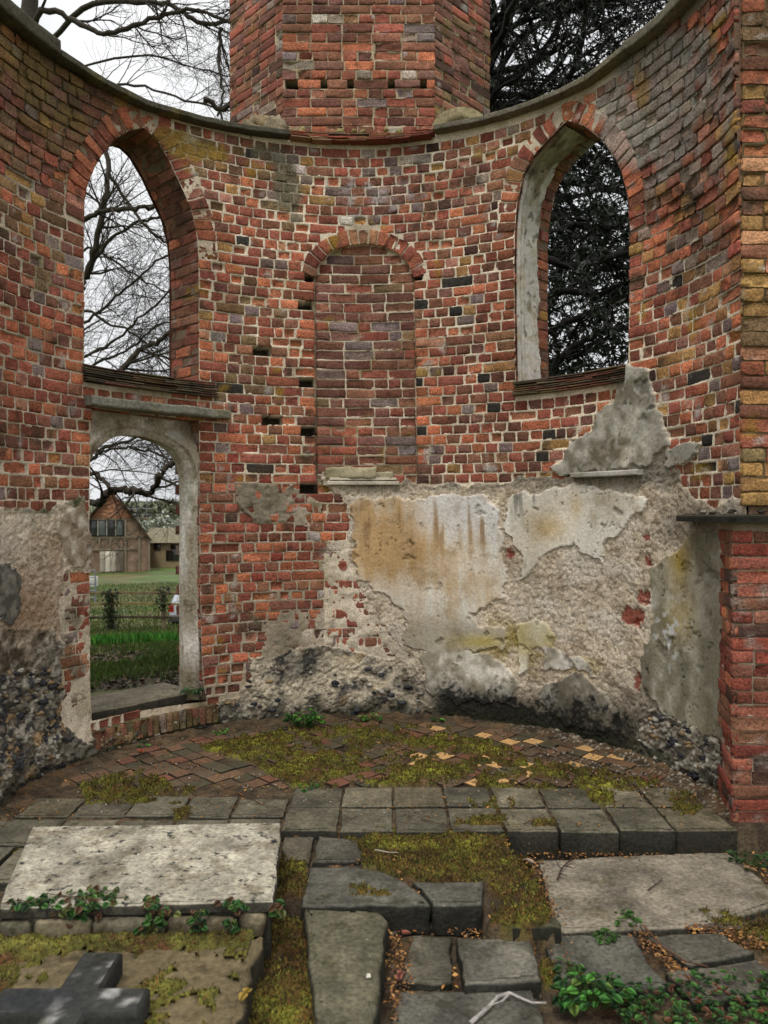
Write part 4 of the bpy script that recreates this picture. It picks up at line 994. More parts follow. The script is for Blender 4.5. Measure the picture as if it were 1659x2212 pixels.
edgew=sstep(.22,.0,np.abs(np.hypot(FX-float(cxz(0)),FY-CY)-1.95))*(FY>3.9)
Zf=LV-.020+.006*f2+.003*f3+.008*f1
Zf=Zf+moss*(.026+.010*f2+.006*f3+.008*f1)
Zf=np.where(FY>3.82,Zf+.010,Zf)+edgew*(.03+.015*f2)
Cf_=np.zeros(FX.shape+(3,))+srgb((58,48,36)); Cf_=mixc(Cf_,(92,78,58),.4+f2); 
lit=sstep(.1,.35,fbm(FX*9,FY*9,o=4,seed=210)); Cf_=mixc(Cf_,(112,82,52),lit*.35)
Cf_=mixc(Cf_,(166,158,142),(sstep(.33,.38,fbm(FX*70,FY*70,o=2,seed=215))*edgew*sstep(1000,1250,fpx)))
Cm_=np.zeros_like(Cf_)+srgb((74,72,28)); Cm_=mixc(Cm_,(138,138,46),.15+1.6*f1+.8*f2); Cm_=mixc(Cm_,(84,58,30),sstep(-.1,.35,fbm(FX*13,FY*13,o=4,seed=220)+.25*(fpy>1780))*.85); Cm_=mixc(Cm_,(44,48,20),sstep(.0,.4,-f2)*.7)
Cf_=Cf_*(1-moss[...,None])+Cm_*moss[...,None]
keepf=~((np.hypot(FX-cxz(0),FY-CY)>2.08)&(FY>3.9))
ii=np.arange(FX.size).reshape(FX.shape); q=np.stack([ii[:-1,:-1],ii[1:,:-1],ii[1:,1:],ii[:-1,1:]],-1)[keepf[:-1,:-1]]
Vf=np.stack([FX,FY,Zf],-1).reshape(-1,3); u,inv=np.unique(q,return_inverse=True)
a=Acc(); a.add(Vf[u],Cf_.reshape(-1,3)[u],q=inv.reshape(-1,4)); tag(a.build('ground',M_SOIL,smooth=True),kind='structure')
# moss fuzz and litter
mi=np.argwhere(moss>.5); sel=mi[RNG.integers(0,len(mi),60000)]
bp=np.stack([fx[sel[:,0]]+RNG.uniform(-.006,.006,len(sel)),fy[sel[:,1]]+RNG.uniform(-.006,.006,len(sel)),Zf[sel[:,0],sel[:,1]]-.001],-1)
def blades(bp,hmin,hmax,wid,cols_,lean=.5):
    n=len(bp); h=RNG.uniform(hmin,hmax,n); az=RNG.uniform(0,2*np.pi,n); ln=RNG.uniform(0,lean,n)*h; w=wid*RNG.uniform(.6,1.3,n)
    dx=np.cos(az)*w; dy=np.sin(az)*w; az2=RNG.uniform(0,2*np.pi,n)
    a0=bp+np.stack([dx,dy,0*h],-1); a1=bp-np.stack([dx,dy,0*h],-1); tip=bp+np.stack([np.cos(az2)*ln,np.sin(az2)*ln,h],-1)
    v=np.stack([a0,a1,tip],1).reshape(-1,3); t=np.arange(n*3).reshape(n,3)
    c=np.repeat(cols_[RNG.integers(0,len(cols_),n)]*RNG.uniform(.6,1.4,(n,1)),3,0)
    return v,c,t
a=Acc(); v,c,t=blades(bp,.006,.016,.003,srgb([(108,106,38),(78,80,30),(132,126,54),(88,62,34),(112,78,40),(48,52,24)]),1.2); a.add(v,c,t=t)
ms=tag(a.build('moss',M_SOIL),kind='stuff',label='yellow-green and brown moss over the tiles and stones')
def scatter_leaves(acc,pts,size,colors,flat=.5):
    pts=np.asarray(pts); n=len(pts)
    az=RNG.uniform(0,2*np.pi,n); s=size*RNG.uniform(.5,1.4,n); tx=RNG.normal(0,flat,n); ty=RNG.normal(0,flat,n)
    e1=np.stack([np.cos(az),np.sin(az),tx],-1)*s[:,None]; e2=np.stack([-np.sin(az),np.cos(az),ty],-1)*(s*.55)[:,None]
    up=np.array([0,0,1.])*(s*.25)[:,None]
    v=np.stack([pts-e1,pts-e1*.1+e2+up,pts+e1,pts+e1*.0-e2+up*.6],1).reshape(-1,3)
    c=np.repeat(colors[RNG.integers(0,len(colors),n)]*RNG.uniform(.65,1.3,(n,1)),4,0)
    acc.add(v,c,q=np.arange(n*4).reshape(n,4))
nl=14000; lx=RNG.uniform(-2.1,2.1,nl); ly=RNG.uniform(2.1,5.9,nl); lz=level(lx,ly)
lpx,lpy=proj(np.stack([lx,ly,lz],-1)); dn_=fbm(lx*4,ly*4,o=3,seed=230)
ok=(dn_+RNG.uniform(-.4,.4,nl)>.12)&(np.hypot(lx-cxz(0),ly-CY)<1.93)&~((lpx<620)&(lpy>1770))
a=Acc(); scatter_leaves(a,np.stack([lx,ly,lz+.004],-1)[ok],.009,srgb([(150,104,52),(120,80,42),(96,66,40),(172,126,66),(70,52,36)]),.25)
# drifts along the foot of the step and between stones
dr=[]
for (x0,y0,x1,y1,n) in ((1130,1840,1560,1838,750),(1150,1860,1200,1990,250),(850,2010,870,2220,450),(1380,2010,1480,2110,250),(1180,2000,1240,2100,175),(1500,2000,1659,2040,250),(985,2012,1150,2016,125)):
    for _ in range(n):
        t=rc.random(); x=x0+(x1-x0)*t+rc.gauss(0,16); y=y0+(y1-y0)*t+rc.gauss(0,8)
        p=atz(x,y,-.105); dr.append(p)
scatter_leaves(a,np.array(dr),.008,srgb([(140,98,54),(112,74,42),(160,118,70),(80,54,36),(60,48,34)]),.3)
tag(a.build('leaf_litter',M_LEAF),kind='stuff',label='dry brown leaf litter along the stone joints')
# white grit under the right wall
a=Acc(); g=[]
for _ in range(260):
    x=rc.gauss(1290,100); y=1585+(x-1130)*.28+abs(rc.gauss(0,22))+14
    if 1000<x<1450: g.append(atz(x,y,.0))
for k,p in enumerate(g): lump(a,p+np.array([0,0,.012]),rc.uniform(.003,.010),srgb(rc.choice([(150,142,126),(116,106,90),(80,72,60)])),k,n1=5,n2=4)
for _ in range(160):
    x=rc.uniform(60,1250); y=rc.uniform(1590,1760); p=atz(x,y,0.0)
    if np.hypot(p[0]-cxz(0),p[1]-CY)<1.9: lump(a,p+np.array([0,0,.006]),rc.uniform(.003,.007),srgb((150,142,126)),int(x),n1=5,n2=4)
tag(a.build('gravel',M_FLINT),kind='stuff',label='pale grit and mortar crumbs on the tiled floor')
# tiled floor (square tiles laid diagonally)
a=Acc(); ts=.112; c45=math.sqrt(.5)
for i in range(-44,44):
    for j in range(-44,44):
        x=-.1+(i-j)*ts*c45*1.0; y=4.9+(i+j)*ts*c45
        if y<4.34+ts*.72 and y>4.34-ts*.2 and False: continue
        if y<4.36+ts*.45 or np.hypot(x-float(cxz(0)),y-CY)>1.86: continue
        px,py=proj(np.array([x,y,0]))
        wY=math.exp(-((px-1150)/220)**2)*.42
        if rc.random()<wY*1.2 and (i+j)%2==0: col=(186,150,104)
        else: col=rc.choice([(96,74,58),(86,74,60),(104,82,64),(76,70,56),(104,70,56),(82,66,52),(70,66,52)])
        if rc.random()<.04: continue
        h=ts*.47; r_=rc.gauss(0,.02); pts=[]
        for k in range(4):
            t=math.pi/2*k+r_; pts.append((x+math.cos(t)*h*1.414+rc.gauss(0,.002),y+math.sin(t)*h*1.414+rc.gauss(0,.002)))
        if y-h*1.414<4.345: pts=[(p[0],max(p[1],4.35)) for p in pts]
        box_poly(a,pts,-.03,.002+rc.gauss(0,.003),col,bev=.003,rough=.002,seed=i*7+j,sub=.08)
tag(a.build('tiled_floor',M_TILE),kind='structure')
# stone paving of the sanctuary step
a=Acc(); XJ=[-.505,-.225,.05,.325,.59,.86,1.15,1.42,1.64]
def flag(acc,x0,x1,y0,y1,z1,th,col,seed):
    g=.006; pts=[(x0+g+rc.gauss(0,.004),y0+g+rc.gauss(0,.003)),(x1-g+rc.gauss(0,.004),y0+g+rc.gauss(0,.003)),(x1-g+rc.gauss(0,.004),y1-g),(x0+g,y1-g+rc.gauss(0,.003))]
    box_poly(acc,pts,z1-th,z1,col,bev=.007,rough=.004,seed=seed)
stc=[(98,95,84),(90,87,76),(106,101,88),(84,81,71),(94,88,74)]
for k in range(8):
    flag(a,XJ[k],XJ[k+1],4.055,4.345,.004+rc.gauss(0,.003),.12,rc.choice(stc),k)
    xr=XJ[k+1]+(.08 if k==7 else 0)
    flag(a,XJ[k],xr,3.745,4.045,.002+rc.gauss(0,.003),.16,rc.choice(stc),k+20)
XL=[-2.15,-1.88,-1.6,-1.325,-1.045,-.78,-.51]
for k in range(6):
    if k>0: flag(a,XL[k],XL[k+1],3.92,4.19+rc.gauss(0,.01),.002+rc.gauss(0,.003),.12,rc.choice(stc),k+40)
    flag(a,XL[k],XL[k+1],3.60,3.91,-.002+rc.gauss(0,.003),.12,rc.choice(stc),k+60)
    flag(a,XL[k]-.1,XL[k+1]-.1,3.25,3.59,-.004+rc.gauss(0,.003),.12,rc.choice(stc),k+80)
tag(a.build('step_paving',M_PAVE),kind='structure')
# single slabs, each its own thing
def slab(pxpts,z,th,col,name,label,cat='stone slab',group='sunken stone slabs in the foreground',mat_=None,rough=.006,seed=0):
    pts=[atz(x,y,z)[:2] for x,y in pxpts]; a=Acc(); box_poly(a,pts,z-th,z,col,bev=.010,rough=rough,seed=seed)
    return tag(a.build(name,mat_ or M_PAVE),label,cat,group)
slab([(612,1806),(679,1806),(668,1862),(609,1864)],-.014,.09,(90,85,75),'stone_slab','small brownish slab just right of the white tomb corner',seed=1)
slab([(687,1804),(770,1812),(792,1830),(778,1860),(674,1862)],-.016,.09,(82,80,73),'stone_slab','small grey slab beside the large dark moss patch',seed=2)
slab([(668,1872),(760,1872),(820,1880),(880,1905),(915,1932),(930,1954),(650,1957)],-.010,.12,(86,85,80),'stone_slab','broken grey slab with a curved diagonal edge and moss on its front',seed=3)
slab([(890,1903),(1044,1903),(1042,1953),(938,1955),(915,1925)],-.012,.12,(83,82,77),'stone_slab','small grey slab in front of the moss, at the drop of the step',seed=4)
slab([(1165,1858),(1300,1850),(1568,1838),(1604,1862),(1700,1945),(1560,1992),(1440,2006),(1210,2012),(1196,1980),(1180,1930)],-.106,.08,(124,118,108),'ledger_slab','large pale ledger slab lying at the foot of the dark step',cat='ledger slab',group=None,rough=.005,seed=5)
slab([(1168,2018),(1368,2018),(1400,2075),(1450,2130),(1290,2140),(1215,2138),(1182,2062)],-.106,.08,(80,80,75),'stone_slab','broad dark grey slab between the pale ledger slab and the green plants',seed=6)
slab([(986,2022),(1148,2032),(1172,2116),(1002,2128)],-.070,.07,(93,91,85),'stone_slab','square raised grey slab with a thick dark front edge',seed=7)
slab([(888,2020),(974,2022),(980,2122),(930,2126),(858,2118)],-.108,.07,(85,82,73),'stone_slab','cracked narrow slab left of the square raised slab',seed=8)
slab([(862,2142),(1150,2134),(1215,2300),(820,2310)],-.104,.08,(86,85,80),'stone_slab','wide slab at the bottom edge under the pale stick',seed=9)
slab([(1392,2022),(1555,2012),(1630,2056),(1490,2084)],-.104,.07,(82,80,73),'stone_slab','small slab right of the broad slab with litter around it',seed=10)
slab([(1440,2096),(1635,2072),(1720,2140),(1500,2166)],-.104,.07,(88,85,78),'stone_slab','slab above the ground ivy in the bottom right corner',seed=11)
slab([(1400,1998),(1590,1985),(1660,2000),(1560,2008)],-.107,.07,(93,86,78),'stone_slab','thin sliver of slab along the front edge of the pale ledger slab',seed=12)
slab([(1665,1990),(1800,1960),(1900,2060),(1690,2056)],-.104,.07,(90,85,77),'stone_slab','slab running out of the frame at the right edge',seed=13)
a=Acc(); box_poly(a,[atz(x,y,-.008)[:2] for x,y in ((657,1960),(818,1966),(838,1985),(822,2110),(800,2330),(690,2330))],-.20,-.008,(88,86,72),bev=.014,rough=.006,seed=14)
tag(a.build('grave_kerb',M_PAVE),'rough grey kerb stone running towards us beside the mossy gutter','kerb stone')
a=Acc(); p=atz(796,2108,0.0); box_poly(a,[p[:2]+np.array(v) for v in((-.009,-.015),(.010,-.013),(.009,.009),(-.003,.014),(-.010,.004))],-.01,.004,(190,188,178),bev=.004,rough=.002)
tag(a.build('stone_chip',M_PLASTER),'small white stone chip on the kerb stone','stone chip')
# squared stones below the middle slabs
a=Acc(); x=-.34; k=0
while x<.66:
    w=rc.uniform(.14,.24); y0=3.085 if x<.40 else 2.965; y0+=rc.uniform(-.006,.006)
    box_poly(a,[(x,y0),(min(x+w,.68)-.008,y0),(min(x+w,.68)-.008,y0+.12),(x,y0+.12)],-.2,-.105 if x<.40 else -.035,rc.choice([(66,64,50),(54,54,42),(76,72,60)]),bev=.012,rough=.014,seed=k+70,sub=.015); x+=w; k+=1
tag(a.build('step_edging',M_STONE),'dark mossy edging stones under the two middle slabs','edging')
# ---- the tomb
tb=empty('chest_tomb',(-1.0,3.1,-.1),'low tomb with a white, black-spotted stone top and ivy along its front','tomb')
TZ=.15; T_=[atz(x,y,TZ)[:2] for x,y in ((70,1785),(607,1777),(591,1948),(300,1954),(-8,1964))]
a=Acc(); box_poly(a,T_,TZ-.034,TZ,(152,149,139),bev=.006,rough=.004,seed=31,sub=.02)
a.build('top_slab',M_TOMB,tb)
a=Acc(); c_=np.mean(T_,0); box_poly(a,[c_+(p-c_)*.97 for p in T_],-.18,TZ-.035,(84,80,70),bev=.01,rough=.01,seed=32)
x=T_[4][0]
k=0
while x<T_[2][0]-.05:
    w=rc.uniform(.13,.26); w=min(w,T_[2][0]-.01-x); yb=2.755+ (T_[4][1]-2.755)*0
    y_f=np.interp(x,[T_[4][0],T_[2][0]],[T_[4][1],T_[2][1]])-.012
    box_poly(a,[(x,y_f),(x+w-.015,y_f),(x+w-.015,y_f+.06),(x,y_f+.06)],.03,TZ-.038-rc.uniform(0,.012),rc.choice([(110,102,86),(92,88,76),(124,116,98)]),bev=.012,rough=.014,seed=k+50,sdk=.25); x+=w; k+=1
a.build('plinth',M_STONE,tb)
gs=empty('grave_slab',(-1.2,2.2,-.1),'mossy brown grave slab in the bottom left corner, in front of the tomb','grave slab')
a=Acc(); box_poly(a,[(-2.6,2.74),(-.425,2.745),(-.435,2.3),(-.43,1.3),(-2.6,1.3)],-.18,.05,(98,88,68),bev=.012,rough=.016,seed=41,sub=.02)
a.build('slab',M_STONE,gs)
gx=np.arange(-2.4,-.46,.0125); gy=np.arange(1.6,2.74,.0125); GX,GY=np.meshgrid(gx,gy,indexing='ij')
e1=fbm(GX*7,GY*7,o=4,seed=301); e2=fbm(GX*25,GY*25,o=4,seed=302); mk=sstep(2.55,2.72,GY+.10*e1)+sstep(-1.05,-1.3,GX)*sstep(2.25,2.4,GY)+.9*sstep(.12,.34,e1+.4*e2); mk=sstep(.35,.6,mk+.35*e2)
GZ=.036+mk*(.028+.012*e2)+.006*e2; CG_=np.zeros(GX.shape+(3,))+srgb((84,80,34)); CG_=mixc(CG_,(88,56,34),sstep(.0,.3,fbm(GX*14,GY*14,seed=303))); CG_=mixc(CG_,(120,116,50),sstep(.1,.4,e1+e2*.5)*.6)
ii=np.arange(GX.size).reshape(GX.shape); q=np.stack([ii[:-1,:-1],ii[1:,:-1],ii[1:,1:],ii[:-1,1:]],-1)[(mk>.05)[:-1,:-1]]
a=Acc(); a.add(np.stack([GX,GY,GZ],-1).reshape(-1,3),CG_.reshape(-1,3),q=q)
mi=np.argwhere(mk>.5); sel=mi[RNG.integers(0,len(mi),9000)]; bp=np.stack([gx[sel[:,0]],gy[sel[:,1]],GZ[sel[:,0],sel[:,1]]],-1)+RNG.uniform(-.006,.006,(9000,3))*[1,1,0]
v,c,t=blades(bp,.005,.014,.003,srgb([(112,110,40),(86,84,32),(110,74,38),(60,66,26)]),1.2); a.add(v,c,t=t)
tag(a.build('moss',M_SOIL),kind='stuff',label='moss along the back edge of the grave slab')
# cross
a=Acc(); zc_=.130
cr_=[(-.972,2.50),(-.845,2.50),(-.845,2.315),(-.70,2.315),(-.70,2.185),(-.845,2.185),(-.845,1.55),(-.972,1.55),(-.972,2.185),(-1.14,2.185),(-1.14,2.315),(-.972,2.315)]
def prism_arc(acc,pts,z0,z1,col,bev=.01,rough=.003,seed=0):
    n=len(pts); P_=np.array(pts)[::-1]; 
    ins=[]
    for i in range(n):
        p0,p1,p2=P_[i-1],P_[i],P_[(i+1)%n]; d1=(p1-p0)/np.linalg.norm(p1-p0); d2=(p2-p1)/np.linalg.norm(p2-p1); n1=np.array([-d1[1],d1[0]]); n2=np.array([-d2[1],d2[0]]); ins.append(p1+(n1+n2)*bev)
    ins=np.array(ins)
    if np.abs(ins).max()>99: return
    V_=np.vstack([np.c_[P_,np.full(n,z0)],np.c_[P_,np.full(n,z1-bev)],np.c_[ins,np.full(n,z1)]])
    q=[(a_*n+i,a_*n+(i+1)%n,(a_+1)*n+(i+1)%n,(a_+1)*n+i) for a_ in range(2) for i in range(n)]
    acc.add(V_,np.tile(srgb(col),(len(V_),1))*RNG.uniform(.8,1.2,(len(V_),1)),q=q)
    return ins
ins=prism_arc(a,cr_,.04,zc_,(46,46,42))
# top faces as rectangles of the inset outline
b_=.01
for (x0,x1,y0,y1) in ((-.972+b_,-.845-b_,1.55+b_,2.185+b_),(-.972+b_,-.845-b_,2.315-b_,2.50-b_),(-1.14+b_,-.70-b_,2.185+b_,2.315-b_)):
    X_,Y_=np.meshgrid(np.linspace(x0,x1,max(3,int((x1-x0)/.015))),np.linspace(y0,y1,max(3,int((y1-y0)/.015))),indexing='ij'); Zz=zc_+0*X_
    cc=np.zeros(X_.shape+(3,))+srgb((52,52,48)); cc=mixc(cc,(148,146,140),sstep(.2,.45,fbm(X_*16,Y_*16,o=4,seed=44))*.8); cc=mixc(cc,(40,42,44),sstep(.0,.4,fbm(X_*7,Y_*7,seed=45))*.8)
    ii=np.arange(X_.size).reshape(X_.shape); a.add(np.stack([X_,Y_,Zz],-1).reshape(-1,3),cc.reshape(-1,3),q=np.stack([ii[:-1,:-1],ii[1:,:-1],ii[1:,1:],ii[:-1,1:]],-1).reshape(-1,4))
tag(a.build('stone_cross',M_STONE),'dark grey stone cross lying flat on the mossy grave slab','stone cross')
# ================================================================== PLANTS
def leaf_fan(acc,c,dirv,up,size,col,curl=.2,fold=.15,wide=.9):
    d=np.array(dirv,float); d/=np.linalg.norm(d)+1e-9; u=np.array(up,float); s=np.cross(d,u); s/=np.linalg.norm(s)+1e-9; u=np.cross(s,d)
    prof=[(0,0),(.12,.38),(.38,.5),(.7,.34),(1,0)]
    v=[];
    for t,w in prof: v.append(c+d*t*size-u*curl*size*t*t)
    mid=len(v)
    for sg_ in(1,-1):
        for t,w in prof[1:-1]: v.append(c+d*t*size-u*curl*size*t*t+s*sg_*w*size*wide+u*fold*size*w)
    t_=[]; q=[]
    for off in (mid,mid+3):
        t_.append((0,1,off)); q.append((1,2,off+1,off)); q.append((2,3,off+2,off+1)); t_.append((3,4,off+2))
    acc.add(np.array(v),np.array(col),q=q,t=t_)
GREENS=[(62,108,36),(48,90,30),(78,128,46),(40,76,28),(92,140,58)]
def plant(name,label,cat,center,rad,n,size,height,group=None,greens=GREENS,spread=1.0,parent=None,upb=.9):
    a=Acc(); st=Acc()
    for k in range(n):
        r=rad*math.sqrt(rc.random()); th=rc.random()*6.28; h=height*rc.uniform(.25,1)*(1-.4*r/rad)
        p=np.array(center)+np.array([r*math.cos(th),r*math.sin(th)*spread,h])
        az=th+rc.gauss(0,.8); d=(math.cos(az),math.sin(az),rc.uniform(-.3,.25)); s=size*rc.uniform(.5,1.25)
        leaf_fan(a,p,d,(rc.gauss(0,.25),rc.gauss(0,.25)-.15,upb),s,srgb(rc.choice(greens))*rc.uniform(.7,1.3))
        tube(st,[np.array(center)+np.array([r*.5*math.cos(th),r*.5*math.sin(th)*spread,-.01]),p],[.0018,.0014],srgb((70,92,44)),3)
    rt_=empty(name,center,label,cat,group); a.build('leaves',M_LEAF,rt_); st.build('stems',M_LEAF,rt_); return rt_
def tube(acc,pts,rad,col,sides=5):
    pts=np.asarray(pts,float); n=len(pts); rad=np.asarray(rad,float)
    t=np.gradient(pts,axis=0); t/=np.linalg.norm(t,axis=1)[:,None]+1e-9
    ref=np.array([.3,.2,.93]) if abs(t[0][2])<.8 else np.array([.95,.1,.2])
    u=np.cross(t,ref); u/=np.linalg.norm(u,axis=1)[:,None]+1e-9; w=np.cross(t,u)
    a=np.arange(sides)*2*np.pi/sides; v=pts[:,None]+rad[:,None,None]*(u[:,None]*np.cos(a)[None,:,None]+w[:,None]*np.sin(a)[None,:,None])
    ii=np.arange(n*sides).reshape(n,sides); j=np.r_[np.arange(1,sides),0]
    acc.add(v.reshape(-1,3),np.asarray(col),q=np.stack([ii[:-1],ii[1:],ii[1:][:,j],ii[:-1][:,j]],-1).reshape(-1,4))
p=atz(660,1572,.0); plant('weed_plant','bright green leafy weed growing at the foot of the back wall','plant',(p[0],p[1]-.02,.02),.13,85,.045,.13,spread=.5)
p=atz(800,1556,.0); plant('weed_plant','low dark weed at the wall foot right of the bright green weed','plant',(p[0],p[1]-.02,.01),.09,26,.03,.05,spread=.5)
p=atz(945,1560,.0); plant('weed_plant','tiny weed at the wall foot by the black stain','plant',(p[0],p[1]-.01,.01),.05,14,.03,.04,spread=.5)
pp=P(*hit(425,1480),.0); plant('weed_plant','small fern-like weed at the foot of the stone door surround','plant',(pp[0]-.02,pp[1]-.02,.26),.06,22,.04,.05,greens=[(48,80,40),(36,66,30)])
for x,y,lb in ((476,1585,'small weed at the wall foot right of the door step'),(310,1612,'small weed under the left end of the door step'),(665,1705,'tiny weed on the tiles in front of the central moss')):
    p=atz(x,y,0.); plant('weed_plant',lb,'plant',(p[0],p[1],.005),.05,12,.028,.03)
p=atz(1285,2170,-.11); plant('leafy_plant','bright green broad-leaved plant in front of the dark slabs','plant',(p[0],p[1]+.02,-.11),.13,90,.036,.09,greens=[(52,100,34),(42,84,30),(70,122,46),(34,68,26),(26,52,22),(96,120,50)],spread=.6)
for k,(x,y,lb) in enumerate(((1310,2030,'weed in the joint right of the broad dark slab'),(1350,1990,'weed growing at the front of the pale ledger slab'),(1230,2100,'weed at the moss left of the bright green plant'))):
    p=atz(x,y,-.11); plant('weed_plant',lb,'plant',(p[0],p[1],-.11),.05,16,.028,.035,greens=[(60,92,38),(48,76,32)])
# ground ivy bottom right
a=Acc()
for k in range(1000):
    x=rc.uniform(1330,1760); y=rc.uniform(2120+max(0,(1450-x))*.25,2330); p=atz(x,y,-.11)
    d=(rc.gauss(0,1),rc.gauss(0,1),rc.uniform(-.2,.2)); leaf_fan(a,p+np.array([0,0,rc.uniform(0,.04)]),d,(0,0,1),rc.uniform(.014,.032),srgb(rc.choice([(40,72,30),(54,90,36),(34,56,26),(66,104,42),(96,62,40)]))*rc.uniform(.6,1.2))
tag(a.build('ground_ivy',M_LEAF),'low dark green ground ivy in the bottom right corner','ground cover',kind='stuff')
# ivy on the tomb front
iv=empty('ivy',(-1.0,2.75,.05),'green ivy trailing along the front edge of the white tomb top','ivy'); a=Acc(); st=Acc()
for (x0,y0,sx,sy,n) in ((175,1945,45,25,40),(235,1935,40,18,34),(330,1945,25,16,22),(350,1975,30,22,24),(430,1985,16,28,26),(505,1950,26,12,18),(500,2000,14,18,12),(60,1950,55,14,34),(600,1965,12,24,16),(310,2010,16,22,14),(160,1975,30,25,20)):
    prev_=None
    for k in range(n):
        x=rc.gauss(x0,sx*.6); y=rc.gauss(y0,sy*.5)
        if y<1952: p=atz(x,y,TZ+.012)
        else:
            d0=T_[2][1]-.03+rc.uniform(-.03,0); p=aty(x,y,d0)
        az=rc.uniform(0,6.28); leaf_fan(a,p,(math.cos(az),-.4+.6*math.sin(az),rc.uniform(-.7,.1)),(rc.gauss(0,.2),-.5,.8),rc.uniform(.012,.036),srgb(rc.choice([(48,84,36),(38,66,30),(64,100,44),(34,54,28),(90,96,50),(84,60,40)]))*rc.uniform(.7,1.3))
        if prev_ is not None and k%3==0: tube(st,[prev_,(prev_+p)/2+np.array([0,0,-.006]),p],[.0015]*3,srgb((74,60,44)),3)
        if k%3==0: prev_=p
a.build('leaves',M_LEAF,iv); st.build('stems',M_BARK,iv)
p=np.array([2.02,3.98,1.56]); plant('weed_plant','small green weed on top of the stone cap of the red pier','plant',tuple(p),.08,22,.035,.08)
p=atz(1610,1860,-.11); plant('weed_plant','dark weed at the foot of the red pier','plant',(p[0],p[1]-.03,-.11),.09,28,.035,.07,greens=[(46,72,32),(36,58,28)])
# fallen twigs and leaves
def twig(pts,z,r,col,label,forks=()):
    a=Acc(); q=[atz(x,y,z)+np.array([0,0,rc.uniform(0,.012)]) for x,y in pts]; tube(a,q,np.linspace(r,r*.5,len(q)),srgb(col),5)
    for f in forks: tube(a,[atz(x,y,z)+np.array([0,0,.01+.01*i]) for i,(x,y) in enumerate(f)],np.linspace(r*.7,r*.3,len(f)),srgb(col),4)
    return tag(a.build('twig',M_BARK),label,'twig','fallen twigs on the floor')
twig([(1015,2212),(1050,2185),(1075,2160),(1100,2152),(1125,2160),(1150,2172),(1180,2172)],-.095,.008,(158,152,144),'pale forked stick on the slab at the bottom edge',forks=[[(1100,2152),(1085,2175),(1040,2200)]])
twig([(1204,1905),(1212,1880),(1232,1862),(1245,1842)],-.097,.004,(62,44,40),'dark branching twig lying on the pale ledger slab',forks=[[(1225,1868),(1245,1862),(1258,1872)],[(1212,1882),(1200,1868),(1185,1862)],[(1218,1874),(1240,1885),(1250,1880)],[(1210,1892),(1225,1902)]])
twig([(1400,1925),(1420,1912),(1432,1902)],-.099,.003,(62,44,40),'short dark twig on the right half of the pale ledger slab',forks=[[(1415,1915),(1408,1905)]])
twig([(520,1712),(560,1735),(590,1748),(620,1758)],.012,.003,(84,64,50),'thin brown twig on the paving above the white tomb')
twig([(600,1640),(660,1612),(720,1600)],.012,.003,(84,64,50),'long thin twig across the left tiles')
twig([(910,1770),(950,1782),(980,1790),(1030,1800)],.01,.003,(80,64,50),'thin twig on the paving left of the moss corner')
twig([(1130,1782),(1160,1768),(1185,1756)],.012,.004,(90,74,58),'short twig lying across the step paving near the dark riser')
twig([(810,1838),(840,1842),(860,1842)],.006,.004,(150,140,124),'pale short stick on the dark moss')
twig([(300,1640),(325,1632),(340,1645),(400,1650)],.012,.003,(70,50,40),'thin curved twig at the foot of the door step')
twig([(1390,2005),(1430,2050),(1480,2080),(1530,2090)],-.09,.004,(96,64,44),'reddish bramble stem over the slabs at the lower right')
for x,y,z,col,lb in ((1140,1862,-.10,(188,160,138),'pale upright dead leaf at the end of the dark step'),(868,2020,-.10,(150,84,66),'red-brown dead leaf in the gap beside the kerb stone'),(1620,1880,-.1,(160,124,84),'tan dead leaf at the foot of the red pier'),(862,2110,-.1,(160,100,84),'pinkish dead leaf by the kerb stone near the bottom'),(530,2030+120,.06,(170,140,62),'yellow leaf on the mossy grave slab'),(305,1622,.015,(176,84,52),'orange brick crumb on the tiles below the door step')):
    a=Acc(); p=atz(x,y,z)
    for k in range(2): leaf_fan(a,p+np.array([0,0,.008]),(rc.gauss(0,1),rc.gauss(0,1),.25),(0,0,1),.034,srgb(col)*.8,curl=.4)
    tag(a.build('dead_leaf',M_LEAF),lb,'leaf','single dead leaves on the floor')
# ================================================================== OUTSIDE GROUND
RP=[0,7.2,9,12,16,22,30,36,78,120,200,500,900]; ZP=[.22,.22,.10,-.40,-1.0,-1.9,-2.75,-3.05,-4.3,-4.4,-3.2,6,14]
def zg(x,y): return np.interp(np.hypot(x,y),RP,ZP)
def axis(lims): 
    o=[]; 
    for a,b,s in lims: o+=list(np.arange(a,b,s))
    return np.array(o)
ox=axis([(-600,-60,40),(-60,-32,3),(-32,-14,.6),(-14,-2.4,.12),(-2.4,2.4,.3),(2.4,12,.4),(12,60,4),(60,640,40)]); oy=axis([(-500,-40,40),(-40,0,4),(0,5.8,.3),(5.8,14,.12),(14,40,.5),(40,90,1.0),(90,120,4),(120,900,40)])
OX,OY=np.meshgrid(ox,oy,indexing='ij'); OZ=zg(OX,OY)+.03*fbm(OX*1.5,OY*1.5,seed=401)+.012*fbm(OX*9,OY*9,seed=402)*(np.hypot(OX,OY)<15)
inside=(np.hypot(OX-cxz(0),OY-CY)<2.15)|((np.abs(OX)<2.6)&(OY<CY))
OZ=np.where(inside,-.3,OZ)
oc=np.zeros(OX.shape+(3,))+srgb((70,92,34)); n1_=fbm(OX*.9,OY*.9,o=4,seed=403); r__=np.hypot(OX,OY)
